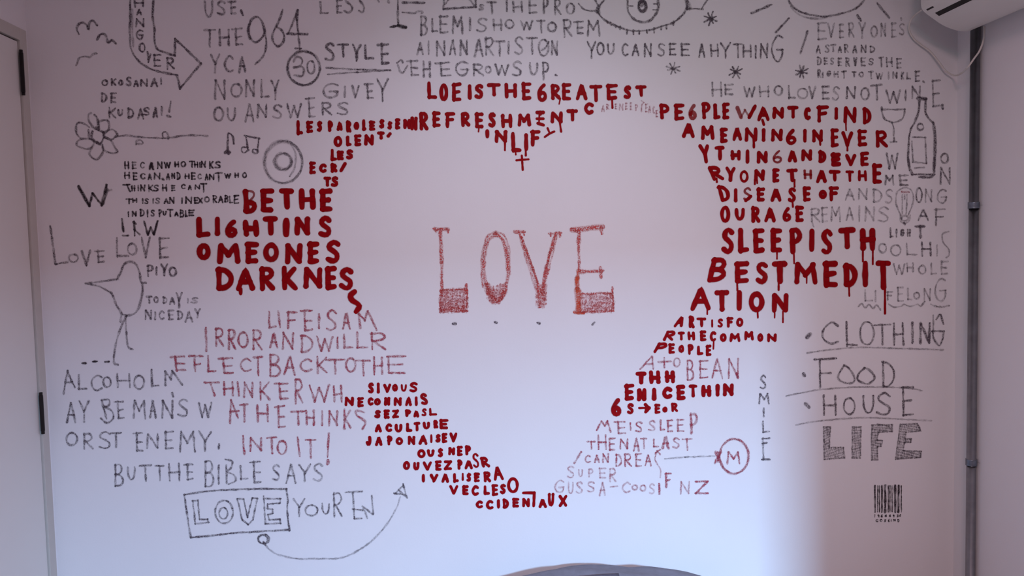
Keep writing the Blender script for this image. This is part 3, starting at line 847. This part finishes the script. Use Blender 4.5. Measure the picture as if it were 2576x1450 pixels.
quote('pen_quotation', 'small black pen text HE CAN WHO THINKS HE CAN, in six lines', 'pen', [
    ln(('U1', 'H 1280 100 1355 215,E 1395 100 1465 215 c.7,C 1520 105 1590 210 c.7,A 1655 95 1730 225 w6,N 1775 100 1860 210,W 1880 105 1980 200,H 2035 100 2110 185,O 2135 95 2215 185,T 2265 90 2345 190,H 2335 100 2400 190,I 2425 110 2428 190,N 2440 95 2515 190'), ('U2', 'K 275 95 345 210,S 365 95 455 205')),
    ln(('U1', 'H 1275 260 1370 360,E 1410 265 1480 380,C 1520 270 1600 370,A 1635 280 1700 380,N 1725 270 1830 370,. 1870 368 w6,A 1915 270 1970 380,N 1990 275 2050 360,D 2075 260 2130 375,H 2190 285 2270 360,E 2290 265 2360 375,C 2390 280 2450 370'), ('U2', 'A 215 280 265 380,N 275 290 360 380,T 365 265 480 410,W 510 280 610 355,H 660 270 730 345,O 780 265 850 350')),
    ln(('U1', 'T 1280 440 1400 560 -50,H 1385 460 1450 550,I 1490 460 1495 545,N 1520 450 1600 550,K 1640 450 1720 560,S 1720 450 1800 555,H 1850 445 1930 550,E 1990 455 2050 550,C 2140 440 2205 520,A 2245 450 2300 530,N 2345 450 2430 520,T 2430 430 2530 570')),
    ln(('U1', 'T 1305 660 1400 745,H 1400 655 1480 720,I 1560 660 1560 740,S 1590 655 1650 745,I 1715 660 1718 735 c.6,S 1750 650 1820 740 c.6,A 1880 655 1950 740,N 1960 640 2040 740,I 2150 650 2158 740,N 2200 630 2310 740,E 2335 640 2400 740,X 2400 650 2470 735,O 2490 630 2575 720'), ('U2', 'R 330 610 400 730,A 415 610 490 725,B 510 610 570 720,L 580 620 640 730,E 650 610 730 740')),
    ln(('U1', 'I 1325 860 1360 940,N 1395 850 1470 930,D 1515 820 1590 930,I 1630 830 1640 940,S 1680 830 1740 930,P 1800 825 1850 940,U 1860 850 1920 920,T 1930 820 2020 940,A 2040 850 2100 930,B 2120 830 2190 945,L 2200 840 2240 940,E 2250 830 2340 925')),
    ln(('U1', '- 1245 975 1268 1160 w5.5,- 1260 1220 1340 1220 c.7,- 1425 1010 1440 1220,- 1430 1130 1510 1200,- 1420 1020 1450 1040 w6,- 1580 1010 1640 1210 c.8,- 1640 1210 1680 1100 1730 1205 c.7,- 1730 1205 1785 1005'), w=5),
], 4)
writing('dark_letter', 'bold dark letter W left of the small pen text', WR, 'pen', [('strokes', [('U1', '- 590 480 750 770 w7,- 750 770 800 580 940 760 w5,- 940 760 1010 460 w7 c.8,- 970 740 1030 520 w5 c.5,- 1000 560 1080 530 c.3')], None, 6)])
quote('pencil_lettering', 'pencil LOVE with an oversized L at the far left of the wall', 'pencil', [ln(('U3', '- 160 180 240 750 w5.5,- 240 750 420 720,O 430 590 590 730,V 630 540 780 780,e 830 540 980 730'))])
quote('pencil_lettering', 'pencil LOVE written directly under LAW above the drawn bird', 'pencil', [ln(('U3', 'L 1150 350 1350 650,O 1320 430 1480 620,V 1530 340 1680 660,E 1800 350 1960 670'))])
writing('bird_drawing', 'pencil bird with a pointed beak and long thin legs', DR, 'pencil', [
    ('head', [('U3', '~ 1170 980 1230 870 1270 760 1370 715 1460 760 1510 880 1535 1020 1605 1035')], None, 5.8), ('beak', [('U3', '- 1185 980 700 1045,~ 700 1045 900 1090 1090 1190')], None, 5),
    ('belly', [('U3', '~ 1090 1190 1130 1280 1160 1370 1210 1440 1250 1510 1310 1530,~ 1550 1040 1555 1150 1520 1350 1450 1490 1310 1530')], None, 5.8),
    ('leg', [('V5', '~ 1320 330 1240 480 1160 720 1130 900 1130 1050 1185 1070,~ 1240 290 1225 420')], None, 5.2), ('leg', [('V5', '~ 1300 350 1310 550 1330 750 1360 820 1410 840')], None, 5.2)])
quote('pencil_lettering', 'small pencil word PIYO at the back of the bird head', 'dark', [ln(('U3', 'P 1620 760 1720 940,I 1768 790 1772 920,Y 1830 750 1940 930,O 1950 790 2075 945'))], 5.4)
quote('pencil_quotation', 'pencil TODAY IS NICEDAY written behind the bird', 'pencil', [
    ln(('U3', 'T 1610 1235 1700 1350,O 1720 1240 1800 1340,D 1860 1240 1930 1350,A 1960 1250 2050 1360,Y 2060 1180 2160 1420,I 2240 1270 2245 1340,S 2290 1250 2400 1350')),
    ln(('V5', 'N 1590 240 1700 390,I 1748 270 1750 390,C 1800 250 1890 390,E 1940 240 2030 395,D 2080 250 2170 390,A 2200 250 2320 430 c.6,Y 2340 220 2440 360')),
], 5)
writing('dash_marks', 'three short pencil dashes beside the foot of the bird', DR, 'dark', [('dash', [('V5', s)], 'pen', 5) for s in ('- 650 1045 700 1045', '- 810 1025 865 1020', '- 995 1025 1045 1025')])

# ---- pencil, along the top
quote('pencil_quotation', 'pencil USE. THE YCA NONLY GIVEY OU ANSWERS block left of the circled 30', 'pencil', [
    ln(('R2', 'U 80 10 220 260,S 280 10 410 235,e 440 10 570 220,- 645 165 665 220 w7 c1'), ('R2', 'L 1825 30 1960 215,E 2080 -10 2170 205,S 2200 -80 2340 205,S 2420 -80 2520 205'), ('R3', '- 180 0 195 25,- 340 0 350 40')),
    ln(('R2', 'T 80 440 250 710,H 300 440 475 700,e 500 425 665 690')),
    ln(('R2', 'Y 180 820 320 1110,C 385 840 530 1100,A 600 830 715 1100')),
    ln(('S2', 'N 235 65 410 365,O 480 115 660 335,N 700 65 855 325,L 930 55 1070 340,Y 1090 70 1220 375'), ('S2', 'G 1875 110 2120 350,I 2208 160 2215 335,V 2310 150 2430 345'), ('S3', 'e 1175 120 1320 355,Y 1365 40 1550 400')),
    ln(('S2', 'O 225 475 380 695,U 425 490 560 690,A 700 410 840 710,N 880 435 1040 645,S 1120 430 1265 655,W 1330 420 1560 640,e 1610 330 1760 640,R 1855 405 2020 605,S 2095 400 2270 605')),
])
writing('number_lettering', 'large dark pencil number 964 with a long tailed 9', WR, 'dark', [
    ('digit', [('R2', '~ 1000 480 960 570 860 640 780 560 755 440 800 300 885 255 960 330 1000 480 1025 650 1000 800 940 900 860 970,~ 790 330 745 450 770 590 c.5')], None, 5.6),
    ('digit', [('R2', '~ 1270 150 1200 350 1115 530 1130 640 1200 700 1275 650 1295 550 1250 450 1180 410')], None, 5.4),
    ('digit', [('R2', '- 1500 160 1350 515,- 1340 515 1640 520 w6.5,- 1495 160 1485 300 w6.5,- 1485 300 1530 740,- 1465 735 1545 735')], None, 5.2)])
writing('circled_number_drawing', 'number 30 inside a pencil circle left of STYLE', DR, 'pencil', [('circle', [('R2', 'o 1590 1035 240 255,% 1588 1030 252 262 c.5')], None, 5.6), ('digit', [('R2', '~ 1440 930 1480 865 1560 890 1555 970 1500 1015 1440 1025,~ 1440 1025 1560 1010 1590 1080 1560 1150 1450 1140')], None, 5.4), ('digit', [('R2', '0 1630 910 1765 1130')], None, 5)])
writing('style_lettering', 'dark pencil word STYLE with a double underline', WR, 'dark', [('text_line', [('R2', 'S 1905 640 2060 920,T 2095 660 2265 870,Y 2320 670 2460 930,L 2500 680 2650 900'), ('R3', 'e 170 660 360 970')], None, 6.2), ('underline', [('P', '- 821 171 900 175 982 177')], 'pencil', 4.6), ('underline', [('P', '- 825 187 900 182 982 177')], 'pencil', 4.4)])
writing('symbol_drawing', 'tall pencil stroke with two side bars and a dark foot at the top edge', DR, 'dark', [('stem', [('R3', '- 485 -150 490 370 w6')], None, None), ('foot', [('R3', '- 380 410 500 385 w6,- 500 385 600 415 w8')], 'pen', 6), ('bar', [('R3', '- 560 40 890 45 w5.6')], None, None), ('bar', [('R3', '- 560 190 740 200 w5,~ 740 205 800 170 860 180 845 205 c.5')], 'pencil', 5)])
writing('envelope_drawing', 'lower part of a pencil box like an envelope at the top edge', DR, 'dark', [('outline', [('R3', '- 1190 -220 1180 140 1670 105 1650 -220')], None, 5.2), ('flap', [('R3', '- 1200 60 1330 -90,- 1650 90 1500 -90')], 'pencil', 5)])
quote('pencil_quotation', 'pencil text THE PROBLEM IS HOW TO REMAIN AN ARTIST above LOE IS THE GREATEST', 'pencil', [
    ln(('R3', 'S 1710 60 1790 165,T 1830 20 1980 220,I 2130 0 2140 180,H 2215 20 2380 190,E 2460 -40 2600 210'), ('R4', 'P 150 -30 240 210,R 320 -20 430 230,O 500 45 640 220')),
    ln(('R3', 'B 825 240 940 540,L 990 280 1090 490,E 1110 235 1250 505,M 1305 245 1475 510,I 1575 265 1580 470,S 1680 265 1840 490,H 1920 290 2070 465,O 2105 290 2250 440,W 2340 310 2530 455'), ('R4', 'T 60 300 190 500,O 215 330 365 490,R 455 295 600 560,e 620 320 775 520,M 815 310 1025 550')),
    ln(('R3', 'A 770 625 880 830,I 945 625 960 825,N 1060 615 1210 850,A 1265 590 1370 835,N 1420 600 1550 840,A 1640 585 1780 860,R 1800 565 1945 850,T 1940 615 2110 850,I 2150 630 2170 820,S 2250 550 2390 830,T 2430 560 2600 820'), ('R4', 'O 80 590 250 860,~ 240 640 200 720 140 760,N 275 620 385 840')),
    ln(('R3', '~ 480 950 530 910 560 945,~ 490 990 520 1080 570 1100 630 1000,e 620 910 800 1150,H 860 925 990 1180,e 1045 940 1290 1155,G 1350 925 1560 1150,R 1615 965 1790 1150,O 1800 1000 1905 1115,W 1950 970 2170 1140,S 2215 920 2365 1160,U 2470 950 2610 1140'), ('R4', 'P 140 935 250 1210,. 355 1140 w5.5 c1')),
])
ticks = ','.join('- %d %d %d %d' % t for t in ((1120, 315, 1130, 345), (1180, 345, 1185, 380), (1250, 380, 1255, 412), (1325, 405, 1320, 440), (1430, 450, 1425, 510), (1520, 460, 1525, 515), (1610, 465, 1610, 510), (1725, 460, 1730, 500), (1835, 430, 1840, 492), (1945, 405, 1945, 445), (2025, 385, 2025, 435), (2130, 320, 2128, 380)))
writing('eye_drawing', 'large pencil eye with short lower lashes at the top edge', DR, 'dark', [
    ('lower_lid', [('R4', '~ 990 200 1100 310 1300 410 1500 465 1750 460 1950 400 2150 330 2270 220 2330 120')], None, 5), ('lashes', [('R4', ticks)], None, 4.6),
    ('corner', [('R4', '- 1000 90 970 170 w10,- 985 130 1005 200 w8,- 930 -30 990 80 w5,- 1085 0 1010 90 w4')], None, 6), ('corner_line', [('R4', '~ 700 60 790 150 960 165')], 'pencil', 5),
    ('corner', [('R4', '- 2325 10 2365 120 w11,- 2340 30 2335 130 w8')], None, 6), ('corner_line', [('R4', '- 2380 130 2575 138 c.8'), ('R5', '- 275 130 380 -40')], None, 5),
    ('iris', [('R4', '~ 1440 -60 1435 100 1470 220 1560 310 1680 340 1790 300 1870 200 1900 80 1890 -60,- 1460 90 1515 95 w3.5,- 1830 60 1890 62 w3.5,- 1825 150 1885 150 w3.5')], None, 6.5), ('pupil', [('R4', 'o 1660 100 52 75,% 1662 95 58 80,- 1675 60 1650 90')], None, 8)])
quote('pencil_lettering', 'pencil YOU CAN SEE ANYTHING line below the drawn eye', 'dark', [
    ln(('R4', 'Y 820 630 960 890,O 965 640 1085 840,U 1125 660 1240 825,C 1345 650 1445 855,A 1500 660 1610 850,N 1680 660 1805 860,S 1890 650 2005 850 c.7,E 2060 655 2170 840,E 2235 655 2375 850'),
       ('R5', 'A 220 640 325 870,H 395 670 530 860,Y 555 640 710 885,T 745 660 885 880,H 885 680 1030 870,I 1092 690 1085 885,N 1150 660 1280 880,G 1325 525 1510 940'))], 5)
for lab, o, cx, cy_, r, sty in (('pencil asterisk just right of the drawn eye', 'R5', 410, 285, 105, 'dark'), ('pencil asterisk under CAN SEE', 'R4', 2120, 1040, 105, 'pencil'),
                                ('pencil asterisk under ANYTHING', 'R5', 785, 1090, 100, 'dark'), ('dark pencil asterisk beside RIGHT TO TWINKLE', 'R6', 220, 1090, 92, 'dark')):
    s = []
    for k in range(4):
        a = math.radians(22 + 45 * k + random.uniform(-8, 8))
        r1, r2 = r * random.uniform(.7, 1.1), r * random.uniform(.7, 1.1)
        s.append('- %.0f %.0f %.0f %.0f' % (cx - r1 * math.cos(a), cy_ - r1 * math.sin(a), cx + r2 * math.cos(a), cy_ + r2 * math.sin(a)))
    s.append('- %d %d %d %d w7' % (cx - 10, cy_, cx + 12, cy_ + 4))
    writing('asterisk_drawing', lab, DR, sty, [('strokes', [(o, ','.join(s))], None, 4.6)], group='pencil asterisks')
writing('sun_drawing', 'lower half of a pencil sun with rays at the top edge', DR, 'dark', [
    ('disc', [('R6', '~ -30 -120 20 0 80 90 200 180 400 235 600 250 800 210 1000 150 1100 80 1160 0 1190 -90,~ 60 100 150 200 300 270 450 285 600 265 c.5')], None, 5.4),
    ('ray', [('R5', '- 1030 200 1320 75')], None, 6), ('ray', [('R5', '- 1395 490 1585 280')], None, 5.6), ('ray', [('R5', '- 1870 480 1770 800')], None, 7), ('ray', [('R6', '- 1065 235 1110 310')], None, 6), ('ray', [('R6', '- 1365 60 1540 265')], None, 6.5)])
quote('pencil_quotation', 'small pencil EVERYONES A STAR text in four lines under the sun', 'pencil', [
    ln(('R6', 'E 450 340 600 605,V 610 350 720 570,E 785 365 860 580 c.5,R 920 345 1020 570,Y 1080 340 1190 580,O 1260 390 1370 570 c.5,N 1410 350 1500 555,E 1570 345 1650 570,S 1690 350 1780 535,- 1725 275 1728 300'), st='faint'),
    ln(('R6', 'A 435 675 510 810,S 570 670 640 800,T 650 670 740 790,A 765 690 830 800,R 860 670 930 800,A 985 680 1060 810,N 1110 680 1200 800,D 1250 690 1330 800'), w=4.4),
    ln(('R6', 'D 450 860 520 985,E 555 870 610 980,S 650 870 710 980,E 765 875 830 1005,R 880 870 950 1010,V 1000 870 1060 1000,E 1110 870 1190 1005,S 1230 880 1310 990,T 1385 860 1460 1015,H 1490 870 1600 1015,E 1650 880 1730 1040'), w=4.6),
    ln(('R6', 'R 455 1050 510 1180,I 535 1090 540 1180,G 600 1070 660 1160,H 700 1080 780 1170,T 820 1070 900 1195,T 980 1080 1050 1170,O 1080 1085 1165 1170,T 1230 1075 1310 1195,W 1340 1100 1450 1200,I 1540 1090 1530 1200,N 1590 1090 1670 1190,K 1720 1090 1770 1205,L 1800 1095 1870 1205,E 1930 1070 2010 1240,. 2065 1240 w6'), w=4.6),
], 5)

# ---- pencil, right
quote('pencil_quotation', 'pencil HE WHO LOVES NOT WINE saying running down the right side', 'pencil', [
    ln(('S6', 'H 50 100 225 320,E 250 130 390 300 c.6,W 540 170 720 330,H 770 160 940 325,O 1000 150 1140 310,L 1215 155 1330 355,O 1350 185 1525 360 c.55,V 1525 160 1640 355,E 1725 155 1850 365,S 1885 160 2000 380 c.55,N 2090 170 2245 355,O 2310 180 2450 375'),
       ('S7', 'T 905 135 1080 380,W 1130 215 1360 420,I 1430 220 1435 385,N 1515 160 1665 350,E 1825 70 1960 480,- 1985 450 1995 495 w7 c1')),
    ln(('U6', 'W 1375 150 1560 400,O 2195 150 2325 315,N 2185 365 2360 630')),
    ln(('U6', 'M 1350 480 1500 640,E 1570 480 1715 650')),
    ln(('U6', 'A 755 675 900 870,N 945 690 1100 860,D 1170 690 1320 900,S 1360 690 1480 920,O 1820 670 1930 910 c.8,N 1960 700 2080 900,G 2140 700 2300 920'), st='faint'),
    ln(('U6', 'R 230 985 380 1200,- 255 1190 280 1260 c.5,E 395 970 495 1205,M 535 965 690 1190,A 765 960 885 1170,I 970 950 970 1190,N 1050 960 1210 1190,S 1250 960 1420 1200,A 1855 990 2020 1180 c.75,F 2105 990 2275 1260 c.75'), st='faint'),
    ln(('U8', 'O 1260 310 1390 470,O 1440 330 1610 515,L 1670 310 1850 500,H 1900 290 2070 510 c.75,I 2150 330 2145 510,~ 2320 140 2230 180 2240 300 2320 400 2330 490 2290 530'), st='faint'),
    ln(('U8', 'W 1480 620 1670 790,H 1680 610 1800 750,O 1860 640 1985 790,L 2045 610 2140 790,E 2195 580 2320 790'), st='faint'),
    ln(('U8', 'L 1040 1020 1170 1200,I 1215 1030 1215 1200,F 1380 1040 1480 1180,E 1540 975 1640 1200,L 1690 990 1770 1180,O 1790 1050 1890 1170,N 1940 1000 2060 1190,G 2110 840 2290 1200'), st='faint'),
    ln(('U8', '~ 960 1270 1010 1230 1060 1290 1120 1240 1180 1300 1230 1250 1290 1320,~ 1420 1240 1500 1280 1600 1270 1650 1240 1740 1270 1850 1240 1900 1270 1960 1200,~ 2060 1240 2180 1280 2330 1260'), st='faint', name='wavy_underline'),
])
writing('wine_glass_drawing', 'pencil wine glass left of the drawn bottle', DR, 'pencil', [('bowl', [('S7', '- 1075 515 1420 515,~ 1070 480 1075 560 1120 660 1240 710 1370 670 1410 590 1420 510')], None, 4.8), ('stem', [('S7', '~ 1225 710 1250 800 1255 1000')], None, 4.8), ('foot', [('S7', '- 1205 1010 1290 1005')], None, 5)])
writing('bottle_drawing', 'pencil wine bottle with a blank label', DR, 'dark', [
    ('bottle_outline', [('S7', '- 1615 350 1740 350 w8,- 1620 330 1735 370 w5,~ 1640 380 1630 540 1570 700 1500 850 1475 1050 1470 1250 1490 1430,~ 1740 370 1730 540 1770 630 1850 720,~ 1850 715 1880 900 1875 1100 1860 1400 w8 c.85'),
                        ('U6', '~ 1710 150 1715 300 1770 480,~ 2110 230 2100 450 2040 520 1880 515,- 1770 475 2110 478 w5')], None, 6.2),
    ('label', [('S7', '- 1540 935 1730 940 1745 1330 1540 1310 1525 1000'), ('U6', '- 1810 380 1950 370')], 'pencil', 4.8), ('label_circle', [('S7', 'o 1655 780 48 48')], 'pencil', 5)])
writing('light_bulb_drawing', 'long pencil light bulb with a red filament top above LIGHT', DR, 'faint', [('glass', [('U6', '~ 1600 1090 1525 920 1540 750 1640 680 1740 700 1790 800 1770 950 1710 1090')], None, 5), ('filament_support', [('U6', '- 1620 790 1622 1070,- 1695 790 1680 1070,- 1655 790 1655 850')], None, 4.6), ('filament', [('U6', '- 1620 740 1720 742')], 'red', 5.5),
        ('base', [('U6', '~ 1590 1100 1600 1180 1655 1215 1720 1180 1735 1100,% 1660 1140 50 40,- 1650 1215 1660 1225 w6 c1')], None, 5.5)])
quote('pencil_lettering', 'dark pencil word LIGHT below the drawn bulb', 'dark', [ln(('U8', 'L 1430 80 1490 230,I 1535 100 1530 230,G 1590 100 1650 210,H 1690 100 1750 210,T 1815 40 1970 240 w7'))], 5)
quote('pencil_lettering', 'pencil word SMILE written vertically letter below letter', 'dark', [ln(('W8', 'S 310 140 410 360,M 290 420 455 580,I 372 640 365 780,L 340 840 460 1020 c.7,- 350 1110 455 1100,- 350 1180 410 1170,- 355 1100 365 1425 c.5,- 345 1425 455 1420 w6'))], 5)
for word, lab, st, under in (('clothing', 'pencil CLOTHING with bullet and underline, top of the word list', [('X5', 'C 640 300 915 650,L 1000 300 1190 670,O 1210 290 1445 660 c.7,T 1430 330 1690 650,H 1715 310 1895 660,I 2012 300 2020 630 w7,N 2115 310 2295 630 w6.5,- 2330 210 2330 470 c.7,~ 2380 260 2440 190 2480 330,- 2310 445 2490 445,~ 2490 445 2470 560 2420 660 2340 560 2320 470 c.8')], ('X5', '~ 420 775 800 720 1300 690 2480 725', '- 470 490 425 540')),
                             ('food', 'pencil FOOD with bullet and underline, below CLOTHING', [('X5', '- 530 870 860 855,- 615 890 618 1300,- 640 1080 780 1075,~ 980 960 890 1130 950 1210 1100 1230 1135 1150 1060 1010 980 960 c.8,~ 1290 1000 1210 1080 1190 1180 1340 1240 1440 1150 1370 1040 1290 1000 c.85,D 1550 900 1750 1290')], ('X5', '~ 110 1425 400 1365 700 1320 1200 1290 1900 1300 2160 1345', '- 370 1095 385 1110')),
                             ('house', 'pencil HOUSE with bullet and underline, below FOOD', [('X6', 'H 650 210 880 520,O 965 240 1155 510,U 1260 210 1440 480,S 1470 165 1690 515,E 1850 80 2040 520')], ('X6', '~ 250 660 550 605 1000 565 1400 550 2300 595', '- 400 340 450 390'))):
    writing(word + '_lettering', lab, WR, 'dark', [('text_line', st, None, 5.6), ('underline', [(under[0], under[1])], 'faint', 4.6), ('bullet', [(under[0], under[2])], None, 9)])
LF = ('670 690 775 690 755 1000 970 1000 990 1160 680 1180', '1105 690 1240 690 1225 1160 1105 1160', '1400 660 1710 655 1710 760 1500 770 1480 890 1560 900 1540 980 1485 990 1490 1190 1400 1190', '1830 650 2090 640 2140 750 1915 770 1905 870 2000 870 1990 920 1895 930 1875 1050 2150 1060 2140 1150 1760 1180')
writing('life_lettering', 'wide pencil LIFE with scribble filled block letters above the barcode', WR, 'pencil',
        [('letter', [('X6', '- %s %s c.55,# 4.4 %d %s c.5,# 6.5 %d %s c.42' % (p, ' '.join(p.split()[:2]), 74 + 9 * i, p, -18 + 11 * i, p))], None, 4.0) for i, p in enumerate(LF)])

# ---- lower left
quote('pencil_quotation', 'pencil ALCOHOL MAY BE MANS WORST ENEMY text at the lower left', 'pencil', [
    ln(('W1', '- 300 80 245 430,- 300 90 410 330,- 270 260 370 250,L 450 130 600 370,C 650 140 830 385,O 830 165 970 340,H 1035 120 1260 340,O 1300 140 1470 370,L 1560 60 1690 330,- 1785 300 1780 90 1870 210 1885 80 2040 290')),
    ln(('W1', 'A 280 545 430 870,Y 470 520 630 870,- 820 525 890 800,~ 820 525 930 520 930 600 850 620,~ 850 620 970 690 990 800 900 870 810 800,e 1010 530 1160 810,M 1290 520 1490 810,A 1535 510 1650 800,N 1715 525 1910 810,- 1885 420 1900 470 w6,S 1965 500 2130 780,W 2280 555 2490 790')),
    ln(('W1', 'O 275 1010 460 1220,R 535 1020 690 1270,S 770 1000 960 1265,T 945 1010 1120 1245,e 1290 1005 1445 1305,N 1495 1030 1690 1260,E 1770 995 1905 1270,M 1985 990 2240 1310,Y 2280 990 2480 1300'), ('W2', '- 310 1190 305 1260 w5')),
    ln(('X1', 'B 165 230 310 570,U 360 270 490 470,T 540 240 730 500,T 780 245 925 480,H 980 215 1170 490,e 1215 220 1365 470,B 1530 180 1680 580,I 1752 240 1745 540,- 1860 250 1870 520,~ 1850 160 1950 190 1930 290 1880 340 1980 400 2000 480 1900 530,L 2060 250 2190 470,e 2210 185 2390 515'), ('X4', 'S 750 530 870 785,A 955 520 1120 820,Y 1145 530 1340 795,S 1370 510 1525 800')),
], 5.2)
writing('framed_love_drawing', 'outlined LOVE in a hand drawn pencil rectangle at the lower left', DR, 'pencil', [
    ('drawn_frame', [('Y6', '~ 145 215 300 190 500 165 800 145 1200 130 1690 130,~ 1690 130 1710 300 1700 450 1735 760,~ 1735 750 1000 790 600 830 250 865,~ 240 865 215 700 170 400 145 215')], 'dark', 5),
    ('letter', [('Y6', '- 270 310 350 300 375 590 495 590 510 640 310 660 270 310')], None, 4.6), ('letter', [('Y6', 'o 745 480 135 175,o 735 500 65 85')], None, 4.6),
    ('letter', [('Y6', '- 945 280 1040 285 1100 560 1170 270 1250 275 1180 600 1110 670 1020 600 945 280')], None, 4.6), ('letter', [('Y6', '- 1345 240 1370 660 1600 650 1590 590 1430 600 1410 520 1480 500 1480 440 1405 430 1405 360 1590 345 1600 280 1350 275')], None, 4.6)])
quote('pencil_lettering', 'pencil YOUR EN right of the framed LOVE', 'pencil', [ln(('X3', 'Y 580 330 770 600,O 760 420 970 600,U 1015 400 1145 565,R 1185 240 1335 610,- 1385 235 1630 220,- 1490 240 1515 635,- 1490 490 1640 505,- 1515 635 1620 630,- 1640 450 1710 625,- 1660 460 1790 570,- 1775 290 1800 570'))], 4.8)
writing('arrow_drawing', 'long swooping pencil arrow from a small ring under the framed LOVE', DR, 'pencil', [('ring', [('X3', 'o 140 945 85 72,% 130 950 70 60 c.6')], None, 4.6), ('shaft', [('X3', '~ 140 1000 250 1120 400 1190 650 1240 950 1240 1300 1230 1600 1100 1850 900 2050 650 2160 450 2205 310,- 140 990 165 1030 w6 c1')], 'faint', 5), ('arrow_head', [('X3', '- 2130 255 2250 130 2310 320,- 2130 255 2280 270 c.6,- 2250 120 2262 160 w6 c1,- 2180 200 2270 290 c.6,- 2125 250 2140 255 w7 c1')], None, 4.6)])

# ---- barcode
BX = ((572, 5), (640, 2.8), (690, 3), (757, 5), (850, 7.5), (940, 3.2), (985, 3.2), (1050, 2.6), (1132, 7), (1228, 6), (1308, 3))
writing('barcode', 'hand painted black barcode with two rows of small characters at the lower right', DR, 'pen', [('bar', [('B', '- %d 255 %d 985' % (x + random.randint(-8, 8), x))], None, wb) for x, wb in BX] + [
    ('text_line', [('B', 'I 560 1060 565 1140,9 630 1055 690 1140,6 730 1060 790 1145,4 840 1060 900 1130,4 960 1060 1010 1130,9 1060 1050 1110 1140,3 1180 1050 1230 1135,0 1250 1050 1300 1130')], None, 2.6),
    ('text_line', [('B', 'C 580 1190 655 1275,O 700 1185 780 1265,S 820 1190 880 1275,6 930 1185 980 1275,I 1018 1190 1022 1260,N 1080 1190 1150 1250,D 1200 1190 1260 1275')], None, 2.6)])
